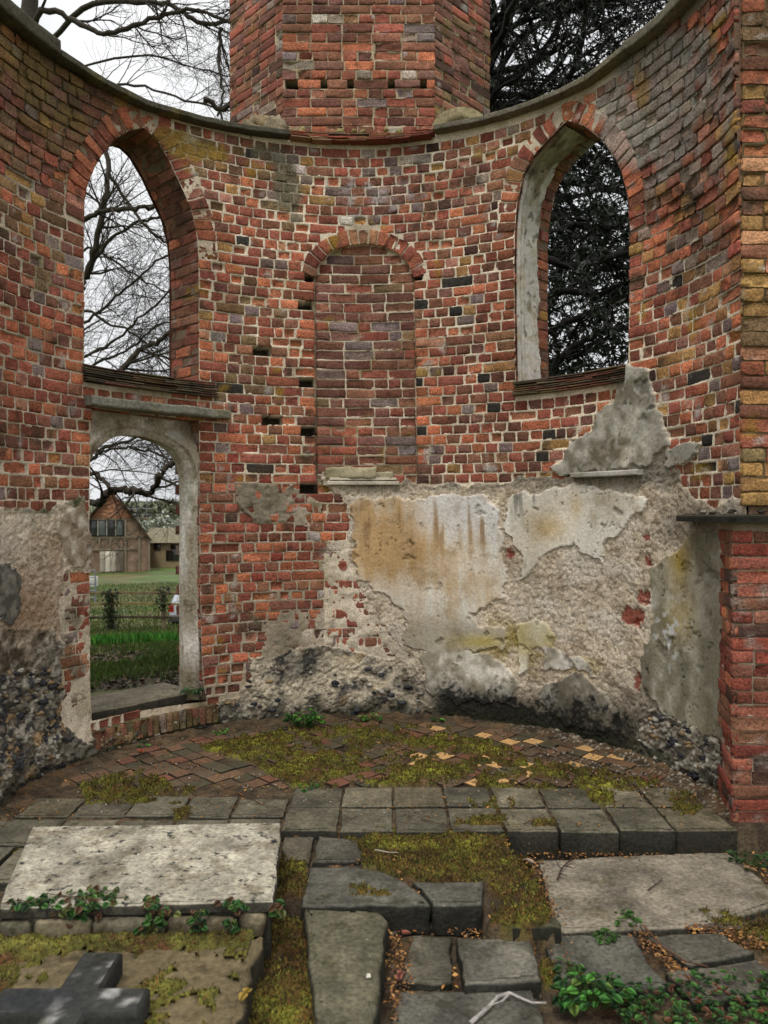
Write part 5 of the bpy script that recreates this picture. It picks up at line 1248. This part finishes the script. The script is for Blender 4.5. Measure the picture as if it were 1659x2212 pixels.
oc=mixc(oc,(84,76,48),sstep(.0,.3,n1_)*.7); oc=mixc(oc,(52,62,28),sstep(.0,.3,fbm(OX*.35+9,OY*.5,o=4,seed=407))*.6); oc=mixc(oc,(58,46,34),sstep(9.0,8.3,r__+.5*n1_)*.85*sstep(-.35,.15,fbm(OX*3,OY*3,o=3,seed=405))); oc=mixc(oc,(50,104,34),sstep(8.6,9.2,r__)*sstep(16,12,r__)*.9)
oc=mixc(oc,(98,88,56),sstep(-.05,.25,fbm(OX*.22,OY*.12,o=4,seed=409))*.75*(r__>20)); oc=mixc(oc,(110,100,74),(np.abs(r__-36-2*n1_)<1.6)*.6)
ii=np.arange(OX.size).reshape(OX.shape); a=Acc(); a.add(np.stack([OX,OY,OZ],-1).reshape(-1,3),oc.reshape(-1,3),q=np.stack([ii[:-1,:-1],ii[1:,:-1],ii[1:,1:],ii[:-1,1:]],-1).reshape(-1,4))
tag(a.build('field',M_GRASS,smooth=True),kind='structure')
# grass and litter outside the door
def polar(n,r0,r1,a0,a1):
    r=RNG.uniform(r0,r1,n); th=np.radians(RNG.uniform(a0,a1,n)); return r*np.sin(th),r*np.cos(th)
a=Acc(); x,y=polar(60000,6.2,8.9,-26,-10); keep_=fbm(x*2,y*2,o=3,seed=410)+RNG.uniform(-.2,.2,len(x))>-.12; x=x[keep_];y=y[keep_]
v,c,t=blades(np.stack([x,y,zg(x,y)],-1),.02,.06,.004,srgb([(70,100,34),(88,116,42),(54,78,28),(98,96,52)]),.9); a.add(v,c,t=t)
x,y=polar(36000,8.7,13,-27,-9); v,c,t=blades(np.stack([x,y,zg(x,y)],-1),.05,.14,.008,srgb([(60,126,38),(78,146,48),(46,100,30),(90,130,50)]),.6); a.add(v,c,t=t)
x,y=polar(30000,13,60,-26,-12); v,c,t=blades(np.stack([x,y,zg(x,y)],-1),.08,.2,.02,srgb([(58,84,30),(84,104,42),(48,70,28),(104,92,52)]),.6); a.add(v,c,t=t)
tag(a.build('grass',M_GRASS),'green grass outside the doorway',kind='stuff')
a=Acc(); x,y=polar(9000,6.1,9.2,-27,-9); k_=fbm(x*2,y*2,o=3,seed=410)<.05; x=x[k_]; y=y[k_]; scatter_leaves(a,np.stack([x,y,zg(x,y)+.012],-1),.022,srgb([(76,60,42),(56,44,32),(92,74,50),(42,36,28),(104,90,66)]),.4)
tag(a.build('fallen_leaves',M_LEAF),'brown fallen leaves on the ground outside the doorway',kind='stuff')
# ================================================================== TREES
def rnd_dir(d,ang,r):
    d=np.asarray(d,float); d=d/np.linalg.norm(d); a=np.array([r.gauss(0,1),r.gauss(0,1),r.gauss(0,1)]); a-=d*(a@d); a/=np.linalg.norm(a)+1e-9
    return d*math.cos(ang)+a*math.sin(ang)
def grow(acc,p,d,Ln,r,lev,rd,col,grav=0.0,kids=(6,5,4,0),sp=(.5,1.0),tips=None,wob=.16,minr=.0022,up=0.0):
    n=max(4,int(Ln/.16)); n=min(n,12); pts=[np.array(p,float)]; d=np.array(d,float)/np.linalg.norm(d)
    for k in range(n):
        d=d+np.array([rd.gauss(0,wob),rd.gauss(0,wob),rd.gauss(0,wob)+grav+up*(k/n)]); d/=np.linalg.norm(d); pts.append(pts[-1]+d*Ln/n)
    rad=np.linspace(r,max(r*.3,minr*.7),n+1)
    c=srgb(col)*rd.uniform(.8,1.2)
    tube(acc,pts,rad,c,6 if r>.04 else 4 if r>.01 else 3)
    if tips is not None: tips.append((np.array(pts),lev))
    if lev<len(kids) and kids[lev]>0:
        for _ in range(kids[lev]):
            t=rd.uniform(.12,1.0); i=min(int(t*n),n-1); q=pts[i]*(1-(t*n-i))+pts[i+1]*(t*n-i)
            dd=pts[i+1]-pts[i]; grow(acc,q,rnd_dir(dd,rd.uniform(*sp),rd),Ln*rd.uniform(.4,.72),max(rad[i]*rd.uniform(.4,.65),minr),lev+1,rd,col,grav,kids,sp,tips,wob,minr,up)
def limb(acc,pxy,depths,r0,r1,rd,col,kids=10,klen=1.5,kk=(6,4,0),start=None,grav=.0,tips=None):
    pts=[aty(x,y,d) for (x,y),d in zip(pxy,depths)]
    if start is not None: pts=[np.array(start)]+pts
    pts=np.array(pts); n=len(pts); m=(n-1)*5+1; t=np.arange(n); tt=np.linspace(0,n-1,m)
    ps=np.stack([np.interp(tt,t,pts[:,k]) for k in range(3)],-1)
    for _ in range(3): ps[1:-1]=(ps[:-2]+2*ps[1:-1]+ps[2:])/4
    ps[1:-1]+=RNG.normal(0,.012,(m-2,3)); rad=np.linspace(r0,r1,m)*RNG.uniform(.9,1.1,m)
    tube(acc,ps,rad,srgb(col),7)
    for _ in range(kids):
        i=rd.randrange(1 if start is None else 6,m-1); d=rnd_dir(ps[i+1]-ps[i],rd.uniform(.4,1.1),rd)
        grow(acc,ps[i],d,klen*rd.uniform(.6,1.2),max(.007,rad[i]*.45),0,rd,col,grav,kk,tips=tips,wob=.17,up=.02)
BK=(62,56,46)
rt=random.Random(21); tr=empty('bare_tree',(-5.4,12.0,-.3),'large bare leafless tree with mossy limbs seen through the left window and doorway','tree')
tk=Acc(); base=np.array([-5.55,12.0,-.5])
tube(tk,[base,base+[.05,0,1.6],base+[0,0,3.4],base+[-.15,.1,5.4],base+[-.1,.0,8.],base+[.1,0,10.5]],[.42,.34,.30,.25,.19,.10],srgb(BK),12)
tk.build('trunk',M_BARK,tr)
br=Acc(); st=lambda z:[-5.55,12.0,z]
LB=[([(75,12),(150,35),(215,78),(270,65),(360,30),(430,18),(520,60)],11,.06,.03,7.6,14),([(180,5),(300,2),(380,10),(425,55),(500,45)],11.5,.055,.04,8.4,12),
 ([(200,190),(290,180),(400,215),(500,240)],11,.03,.018,7.0,12),([(300,110),(420,150),(500,165)],11.6,.025,.012,8.2,10),
 ([(480,60),(470,130),(485,200),(470,250)],11,.035,.02,None,7),([(440,215),(480,240),(500,225)],10.6,.05,.04,None,4),
 ([(180,470),(215,458),(255,450),(300,449),(347,447)],9.5,.045,.035,5.0,7),
 ([(170,640),(190,590),(205,540),(222,460),(236,380),(230,300)],10,.065,.04,3.6,8),
 ([(236,375),(270,430),(305,480),(350,520),(380,526)],9.8,.028,.022,None,4),
 ([(180,600),(215,545),(260,495),(330,470),(380,465)],10.5,.04,.02,4.4,12),
 ([(180,700),(240,650),(290,610),(340,560),(385,545)],10.5,.03,.015,4.0,12),
 ([(180,770),(240,745),(300,690),(360,640),(390,560)],10.2,.03,.014,3.4,12),
 ([(180,800),(235,770),(290,750),(340,700),(390,690)],10.8,.03,.014,3.2,12),
 ([(260,805),(300,755),(345,735),(385,712)],9.6,.045,.04,None,8),
 ([(180,660),(230,700),(280,712),(330,750),(380,790)],11,.03,.014,4.2,12),
 ([(180,520),(240,560),(300,600),(380,640)],11,.03,.014,4.6,12),
 ([(150,1088),(198,1086),(213,1088),(226,1072),(236,1058),(262,1057),(294,1059),(303,1067),(328,1066),(337,1048),(348,1022),(362,1008),(380,996)],8.6,.05,.045,2.0,7),
 ([(180,1022),(213,1026),(228,1040),(238,1054)],8.6,.035,.03,2.4,2),
 ([(185,1005),(205,985),(237,968),(288,966),(330,976),(372,992)],9.0,.028,.016,2.8,9),
 ([(190,975),(250,960),(300,942),(350,930)],9.2,.03,.02,3.0,8),([(294,1059),(284,1066),(280,1068)],8.6,.03,.02,None,0)]
for pxy,d,r0,r1,zs_,kids in LB:
    ds=[d*(1+.01*math.sin(i*1.7)) for i in range(len(pxy))]
    limb(br,pxy,ds,r0*.8,r1*.7,rt,BK,kids=kids,klen=1.05,kk=(6,4,0),start=st(zs_) if zs_ else None,grav=-.01)
br.build('branches',M_BARK,tr)
for (x,y,h,sd_,lb) in ((-10.6,21,9,31,'thin bare tree behind the large bare tree, low in the left window'),(-5.6,26,8,32,'bare spreading tree farther off, lower right of the left window')):
    r2=random.Random(sd_); t2=empty('bare_tree',(x,y,float(zg(x,y))),lb,'tree','bare trees beyond the left window'); tk=Acc(); z0=float(zg(x,y))
    tube(tk,[(x,y,z0-.1),(x+.1,y,z0+h*.3),(x,y,z0+h*.6),(x,y,z0+h*.9)],[.26,.2,.13,.05],srgb(BK),8); tk.build('trunk',M_BARK,t2); br=Acc()
    for k in range(16): grow(br,(x,y,z0+h*r2.uniform(.5,.9)),(r2.gauss(0,1),r2.gauss(0,1),r2.uniform(.1,.9)),h*r2.uniform(.28,.45),.06,0,r2,BK,0,(7,5,4,0) if sd_!=33 else (5,4,0),minr=.006)
    br.build('branches',M_BARK,t2)
# yew
ry=random.Random(41); yw=empty('yew_tree',(1.35,12.6,-.2),'huge dark evergreen yew behind the right window and above the wall','tree'); YB=(30,27,24)
tk=Acc(); tube(tk,[(1.35,12.6,-.5),(1.3,12.6,2),(1.4,12.7,5),(1.3,12.7,8),(1.3,12.6,11)],[.5,.42,.34,.24,.1],srgb(YB),10); tk.build('trunk',M_BARK,yw)
br=Acc(); tips=[]
for k in range(58):
    z=ry.uniform(2.6,10.8); az=ry.gauss(-.25,.75) if k%5 else ry.uniform(0,6.28); L_=ry.uniform(2.4,4.6)*(1 if z<8 else .9); 
    grow(br,(1.35,12.65,z),(math.cos(az),math.sin(az),ry.uniform(-.1,.45)),L_,.07,0,ry,YB,-.015,(7,5,0),tips=tips,minr=.006)
for pxy,d in (([(1180,805),(1215,770),(1260,735),(1310,715),(1365,708)],9.4),([(1365,640),(1300,668),(1240,690),(1180,720)],9.6),([(1180,560),(1240,580),(1300,560),(1365,540)],9.2),([(1365,470),(1300,500),(1250,480),(1200,500)],10),([(1180,640),(1230,625),(1290,640),(1365,610)],9.8)):
    limb(br,pxy,[d]*len(pxy),.05,.035,ry,YB,kids=8,klen=1.2,kk=(5,3,0),grav=-.01,tips=tips)
br.build('branches',M_BARK,yw)
seg=[];dr_=[]
for pts,lev in tips:
    if lev<1: continue
    m=30 if lev>=2 else 34
    i=RNG.integers(0,len(pts)-1,m); t=RNG.random(m)[:,None]; p=pts[i]*(1-t)+pts[i+1]*t; d=pts[i+1]-pts[i]; d/=np.linalg.norm(d,axis=1)[:,None]+1e-9
    seg.append(p); dr_.append(d)
seg=np.concatenate(seg); dr_=np.concatenate(dr_); print('yew sprays',len(seg))
cl_=sstep(-.25,.25,fbm(seg[:,0]*1.3,seg[:,1]*1.3,seg[:,2]*1.6,o=3,seed=77))
keep_=RNG.random(len(seg))<np.clip((seg[:,2]-1.0)/5.0,.22,1.8)*(.3+1.3*cl_)*min(1,150000/len(seg)*1.15); seg=seg[keep_]; dr_=dr_[keep_]
n=len(seg); side=RNG.normal(0,1,(n,3)); side-=dr_*(side*dr_).sum(1)[:,None]; side/=np.linalg.norm(side,axis=1)[:,None]
ax=dr_*.5+side*.8+np.array([0,0,-.35]); ax/=np.linalg.norm(ax,axis=1)[:,None]; ln=RNG.uniform(.05,.14,(n,1)); wv=np.cross(ax,RNG.normal(0,1,(n,3))); wv/=np.linalg.norm(wv,axis=1)[:,None]+1e-9; wv*=RNG.uniform(.008,.018,(n,1))
v=np.stack([seg,seg+ax*ln*.5+wv,seg+ax*ln,seg+ax*ln*.5-wv],1).reshape(-1,3); c=np.repeat(srgb([(26,34,20),(34,42,24),(20,26,16),(40,44,28)])[RNG.integers(0,4,n)]*RNG.uniform(.6,1.3,(n,1)),4,0)
a=Acc(); a.add(v,c,q=np.arange(n*4).reshape(n,4)); a.build('crown',M_LEAF,yw)
# blossom tree + hedge beyond the barn
def cloud_tree(name,label,c,rad,n,size,cols_,trunk_h,group=None,cat='tree'):
    r=empty(name,(c[0],c[1],float(zg(c[0],c[1]))),label,cat,group); th=RNG.uniform(0,6.28,n); ph=np.arccos(RNG.uniform(-1,1,n)); rr_=RNG.random(n)**.45
    p=np.stack([np.sin(ph)*np.cos(th)*rad[0],np.sin(ph)*np.sin(th)*rad[1],np.cos(ph)*rad[2]],-1)*rr_[:,None]
    k=1+.35*fbm(np.cos(th)*1.7+c[0],np.sin(th)*1.7,ph*1.3,seed=5); p=p*k[:,None]+np.array(c)
    q=p[fbm(p[:,0]*.8,p[:,1]*.8,p[:,2]*.8,o=2,seed=6)>-.15]; a=Acc(); m=len(q); e1=RNG.normal(0,1,(m,3)); e1/=np.linalg.norm(e1,axis=1)[:,None]; e2=np.cross(e1,RNG.normal(0,1,(m,3))); e2/=np.linalg.norm(e2,axis=1)[:,None]; s=size*RNG.uniform(.5,1.3,(m,1))
    v=np.stack([q-e1*s,q+e2*s*.6,q+e1*s,q-e2*s*.6],1).reshape(-1,3); cc=np.repeat(srgb(cols_)[RNG.integers(0,len(cols_),m)]*RNG.uniform(.7,1.2,(m,1)),4,0); a.add(v,cc,q=np.arange(m*4).reshape(m,4)); a.build('crown',M_LEAF,r)
    t=Acc(); zb_=float(zg(c[0],c[1])); tube(t,[(c[0],c[1],zb_),(c[0]+.1,c[1],(zb_+c[2])/2),(c[0],c[1],c[2]+rad[2]*.4)],[.22,.17,.08],srgb(BK),7)
    for k in range(7): az=k*.9; tube(t,[(c[0],c[1],c[2]-rad[2]*.5),(c[0]+math.cos(az)*rad[0]*.7,c[1]+math.sin(az)*rad[1]*.7,c[2]+rad[2]*.3)],[.09,.03],srgb(BK),5)
    t.build('trunk',M_BARK,r)
WH=[(186,188,176),(150,158,134),(120,128,96),(200,202,192),(96,104,76)]
cloud_tree('blossom_tree','white blossoming tree beyond the barn roof',(-28.6,100,-1.4),(4.6,3,2.7),7000,.2,WH,2)
cloud_tree('blossom_tree','second white blossoming tree, beside the stone door surround',(-23.6,98,-1.2),(4.2,3,2.6),6500,.2,WH,2)
for x,lb in ((-64,'tall grey-green tree across the field, left of the barn roof'),(-52,'broad grey-green tree across the field, behind the barn roof'),(-42,'low grey-green tree across the field, right of the barn roof')):
    cloud_tree('field_tree',lb,(x,150+rc.uniform(-6,6),-.8+rc.uniform(-.5,1.0)),(8,6,4.2),2600,.6,[(96,100,76),(110,108,90),(80,84,60)],3,group='trees across the field')
# ================================================================== BARN
bn=empty('timber_barn',(-26.3,75,float(zg(-26.3,76))),'old timber-framed brick barn with a steep tiled gable, seen through the doorway','barn')
DB_=75.0
def bp_(px,py,d=DB_): return aty(px,py,d)
XL_,XC_,XR_=-30.2,-26.35,-22.75; zE=-1.3; zA=3.75; zB=-4.6
def gable_box(acc,x0,x1,y0,y1,z0,z1,col): box_poly(acc,[(x0,y0),(x1,y0),(x1,y1),(x0,y1)],z0,z1,col,bev=.01,rough=.01,sub=3,sdk=0)
a=Acc(); a.add([(XL_+.2,75,zB),(XR_-.2,75,zB),(XR_-.2,75,zE+.3),(XC_,75,zA-.25),(XL_+.2,75,zE+.3)],srgb((128,106,88)),q=[(0,1,2,4)],t=[(4,2,3)])
a.add([(XR_-.2,75,zB),(XR_-.2,92,zB),(XR_-.2,92,zE+.3),(XR_-.2,75,zE+.3),(XL_+.2,75,zB),(XL_+.2,92,zB),(XL_+.2,92,zE+.3),(XL_+.2,75,zE+.3),(XL_+.2,92,zB),(XR_-.2,92,zB)],srgb((112,78,60)),q=[(0,1,2,3),(4,5,6,7),(8,9,2,6)])
a.add([(XR_-.2,92,zE+.3),(XC_,92,zA-.25),(XL_+.2,92,zE+.3)],srgb((112,78,60)),t=[(0,1,2)]); a.build('wall',M_BRICK,bn)
a=Acc()   # tile-hung gable, row by row
zz=.95; k=0
while zz<3.4:
    wl=(zA-.2-zz)/(zA-zE)*(XC_-XL_); gable_box(a,XC_-wl+.1,XC_+wl-.1,74.82-.02*(k%2),74.98,zz,zz+.2,rc.choice([(140,98,78),(124,90,72),(150,110,88)])); zz+=.19; k+=1
a.build('tile_hanging',M_ROOF,bn)
a=Acc()
for sgn,x0 in ((1,XR_),(-1,XL_)):
    for k in range(22):
        t0=k/22;t1=(k+1)/22+.01; xa=XC_+(x0-XC_)*t0; xb=XC_+(x0-XC_)*t1; za_=zA+.1-(zA-zE)*t0; zb_=zA+.1-(zA-zE)*t1
        a.add([(xa,74.4,za_+.05),(xb,74.4,zb_+.1),(xb,92.5,zb_+.1),(xa,92.5,za_+.05),(xb,74.4,zb_-.12),(xa,74.4,za_-.15)],srgb(rc.choice([(74,60,48),(66,56,46),(84,66,50)])),q=[(0,1,2,3),(0,1,4,5)])
a.build('roof',M_ROOF,bn)
a=Acc()
for (x0,x1,z0,z1) in ((XL_+.2,XR_-.2,.78,1.0),(XL_+.2,XR_-.2,-1.0,-.8),(XL_+.3,XR_-1.3,-2.15,-2.0),(-25.25,-25.05,zB,.8),(-23.95,-23.75,zB,-.9),(-23.05,-22.85,zB,-1.0),(-27.6,-27.45,-2.1,-.9),(-28.6,-28.4,zB,.8),(-26.6,-26.45,-2.1,-.9)): gable_box(a,x0,x1,74.86,74.99,z0,z1,(116,108,96))
for (xa,za_,xb,zb_) in ((-27.4,-2.0,-26.7,-1.0),(-25.4,-2.0,-26.4,-1.0),(-25.0,-.8,-23.9,.2),(-28.3,-2.0,-27.7,-1.0)):
    d=np.array([xb-xa,0,zb_-za_]); n_=np.array([-d[2],0,d[0]])/np.linalg.norm(d)*.08; p0=np.array([xa,74.88,za_]);p1=np.array([xb,74.88,zb_]); a.add([p0-n_,p1-n_,p1+n_,p0+n_],srgb((104,94,80)),q=[(0,1,2,3)])
a.build('timber_frame',M_WOOD,bn)
a=Acc(); w0,w1,z0,z1=-29.4,-25.3,-.72,.72; gable_box(a,w0,w1,74.80,74.97,z0-.08,z1+.04,(50,46,42)); wn=a.build('window',M_WOOD,bn)
for k in range(5):
    xa=w0+.1+k*.81; g=Acc(); gable_box(g,xa+.06,xa+.72,74.77,74.80,z0+.05,z1-.05,(30,34,36) if k%2 else (76,84,86)); o=g.build('pane',M_GLASS,bn)
    g=Acc(); gable_box(g,xa-.02,xa+.05,74.72,74.80,z0,z1,(168,166,158)); g.build('mullion',M_WOOD,bn)
a=Acc()
for k,c_ in enumerate(((150,146,138),(186,182,174),(160,154,146),(104,98,90))): gable_box(a,-27.5+k*.5,-27.02+k*.5,74.80,74.96,zB+.4,-2.25,c_)
a.build('door',M_WOOD,bn); a=Acc(); gable_box(a,-25.95,-25.3,74.8,74.96,zB+.4,-2.25,(96,88,78)); a.build('door',M_WOOD,bn)
bn.rotation_euler=(0,0,R_(19))
ob=empty('outbuilding',(-20,84,-4.4),'low stone outbuilding with dark openings right of the barn','shed'); a=Acc()
gable_box(a,-25.6,-10,82,90,-4.9,-1.5,(132,120,98)); a.build('wall',M_STONE,ob)
a=Acc(); a.add([(-25.9,81.5,-1.7),(-9.8,81.5,-1.7),(-9.8,86,-.2),(-25.9,86,-.2),(-9.8,90.5,-1.7),(-25.9,90.5,-1.7)],srgb((112,104,82)),q=[(0,1,2,3),(3,2,4,5)]); a.build('roof',M_ROOF,ob)
for x0,x1,z0,z1 in ((-24.4,-23.7,-2.5,-1.8),(-23.1,-21.6,-3.6,-2.5),(-22.6,-21.7,-2.4,-1.9)):
    a=Acc(); gable_box(a,x0,x1,81.9,82.05,z0,z1,(30,30,28)); a.build('window',M_GLASS,ob)
sf=empty('scaffold',(-27,105,-4),'faint scaffolding poles standing beyond the barn roof','scaffolding'); a=Acc()
for x in (-34.5,-33.4,-32.2): tube(a,[(x,105,-4),(x,105,3.8)],[.06,.06],srgb((120,122,124)),5)
for z in (1.2,2.0,2.9,3.6): tube(a,[(-35.2,105,z),(-31.5,105,z)],[.05,.05],srgb((120,122,124)),5)
a.build('poles',M_METAL,sf)
# ================================================================== FENCE, GATE, CAR
fn=empty('post_fence',(-8.5,25.7,-2.4),'weathered three-rail wooden field fence seen through the doorway','fence')
for k in range(9):
    x=-14.2+k*1.72; y=25.7; z=float(zg(x,y)); a=Acc(); box_poly(a,[(x-.07,y-.06),(x+.07,y-.06),(x+.07,y+.06),(x-.07,y+.06)],z-.1,z+1.35+rc.uniform(-.05,.05),(112,102,82),bev=.015,rough=.01,seed=k,sdk=0); a.build('post',M_WOOD,fn)
for z_,col in ((-1.15,(110,98,76)),(-1.50,(132,120,84)),(-1.95,(70,62,50))):
    a=Acc(); n=34; xs=np.linspace(-14.3,-.3,n); zz=np.full(n,z_)+.02*np.sin(xs*1.3); 
    for k in range(n-1): box_poly(a,[(xs[k],25.60),(xs[k+1]+.01,25.60),(xs[k+1]+.01,25.64),(xs[k],25.64)],zz[k]-.038,zz[k]+.038,col,bev=.005,rough=.004,seed=k,sub=.5,sdk=0)
    a.build('rail',M_WOOD,fn)
for x,lb,n in ((-9.04,'dark ivy bush smothering a fence post, left in the doorway',420),(-7.32,'ivy clump on top of the fence post beside the car',150)):
    a=Acc(); z=float(zg(x,25.6))
    for k in range(n):
        h=rc.uniform(.1,1.45) if n>300 else rc.uniform(.7,1.5); p=np.array([x+rc.gauss(0,.12 if n>300 else .13),25.55+rc.gauss(0,.1),z+h]); leaf_fan(a,p,(rc.gauss(0,1),rc.gauss(0,1),rc.gauss(0,.6)),(rc.gauss(0,.5),-.5,.8),rc.uniform(.06,.11),srgb(rc.choice([(44,58,28),(34,44,24),(60,72,36)]))*rc.uniform(.6,1.2))
    tag(a.build('ivy_bush',M_LEAF),lb,'ivy','ivy on the fence posts')
gt=empty('metal_gate',(-10.0,27,-2.4),'galvanised tubular gate at the left edge of the doorway view','gate'); a=Acc(); x1=aty(206,1235,27)[0]; zt_=aty(206,1232,27)[2]
for x in (x1,x1-.9,x1-1.8): tube(a,[(x,27,zt_),(x,27,zt_-1.2)],[.03,.03],srgb((128,132,136)),6)
for k in range(5): tube(a,[(x1,27,zt_-k*.24),(x1-1.8,27,zt_-k*.24)],[.025,.025],srgb((128,132,136)),6)
a.build('frame',M_METAL,gt)
tq=Acc(); p=aty(190,1247,30); box_poly(tq,[(p[0]-.7,29.8),(p[0]+.28,29.8),(p[0]+.28,30.3),(p[0]-.7,30.3)],p[2]-.35,p[2]+.02,(190,192,190),bev=.03,rough=.003,sdk=0); tag(tq.build('water_trough',M_METAL),'pale water trough behind the metal gate','trough')
cr0=empty('parked_car',(-7.35,31.5,float(zg(-7.35,31.5))),'silver estate car parked behind the fence, half hidden by the door surround','car')
cx0,cy0=-7.35,31.5; cz0=float(zg(cx0,cy0))
def car_ring(acc,secs,col,cap=True):
    V_=[];n=None
    for y,pf in secs:
        V_.append([(cx0+x,cy0+y,cz0+z) for x,z in pf]); n=len(pf)
    V_=np.array(V_); ii=np.arange(V_.shape[0]*n).reshape(-1,n); j=np.r_[np.arange(1,n),0]
    acc.add(V_.reshape(-1,3),srgb(col),q=np.stack([ii[:-1],ii[1:],ii[1:][:,j],ii[:-1][:,j]],-1).reshape(-1,4))
    if cap:
        for e in (0,len(secs)-1): 
            c=V_[e].mean(0); acc.add(np.vstack([V_[e],c]),srgb(col),t=[(k,(k+1)%n,n) for k in range(n)])
def bodypf(w,z0,z1): return [(-w*.92,z0),(-w,z0+.15),(-w,z1-.15),(-w*.93,z1),(w*.93,z1),(w,z1-.15),(w,z0+.15),(w*.92,z0)]
a=Acc(); car_ring(a,[(-2.1,bodypf(.78,.38,.85)),(-2.0,bodypf(.84,.25,.95)),(-.9,bodypf(.86,.22,.98)),(.9,bodypf(.86,.22,.96)),(1.8,bodypf(.84,.25,.86)),(2.1,bodypf(.76,.36,.72))],(190,194,198))
def cabpf(w,z0,z1): return [(-.84,z0),(-w,z1-.08),(-w*.9,z1),(w*.9,z1),(w,z1-.08),(.84,z0)]
car_ring(a,[(-1.95,cabpf(.74,.93,1.0)),(-1.65,cabpf(.66,.93,1.42)),(-.2,cabpf(.68,.93,1.48)),(.4,cabpf(.68,.93,1.46)),(1.1,cabpf(.76,.93,1.0))],(186,190,194)); a.build('body',M_PAINT,cr0)
a=Acc(); a.add([(cx0-.6,cy0-1.96,cz0+1.02),(cx0+.6,cy0-1.96,cz0+1.02),(cx0+.55,cy0-1.72,cz0+1.36),(cx0-.55,cy0-1.72,cz0+1.36)],srgb((30,34,38)),q=[(0,1,2,3)]); a.build('rear_window',M_GLASS,cr0)
for sg_ in(-1,1):
    a=Acc(); a.add([(cx0+sg_*.825,cy0-1.5,cz0+1.0),(cx0+sg_*.825,cy0+.7,cz0+1.0),(cx0+sg_*.70,cy0+.35,cz0+1.38),(cx0+sg_*.70,cy0-1.4,cz0+1.36)],srgb((34,38,42)),q=[(0,1,2,3)]); a.build('side_window',M_GLASS,cr0)
    a=Acc(); box_poly(a,[(cx0+sg_*.74-.09,cy0-2.12),(cx0+sg_*.74+.09,cy0-2.12),(cx0+sg_*.74+.09,cy0-1.98),(cx0+sg_*.74-.09,cy0-1.98)],cz0+.62,cz0+.9,(140,30,26),bev=.01,rough=.0,sdk=0); a.build('tail_light',M_GLASS,cr0)
    for yy in (-1.3,1.3):
        a=Acc(); th=np.linspace(0,2*np.pi,20,endpoint=False); V_=[]
        for xo,r_ in ((.88,.31),(.86,.33),(.68,.33),(.66,.2)): V_.append([(cx0+sg_*xo,cy0+yy+r_*math.cos(t),cz0+.33+r_*math.sin(t)) for t in th])
        V_=np.array(V_); ii=np.arange(80).reshape(4,20); j=np.r_[np.arange(1,20),0]; a.add(V_.reshape(-1,3),srgb((26,26,28)),q=np.stack([ii[:-1],ii[1:],ii[1:][:,j],ii[:-1][:,j]],-1).reshape(-1,4)); a.add(np.vstack([V_[0],V_[0].mean(0)]),srgb((120,122,124)),t=[(k,(k+1)%20,20) for k in range(20)]); a.build('wheel',M_PAINT,cr0)
a=Acc(); box_poly(a,[(cx0-.82,cy0-2.2),(cx0+.82,cy0-2.2),(cx0+.82,cy0-2.0),(cx0-.82,cy0-2.0)],cz0+.26,cz0+.5,(58,60,64),bev=.03,rough=.0,sdk=0); a.build('bumper',M_PAINT,cr0)
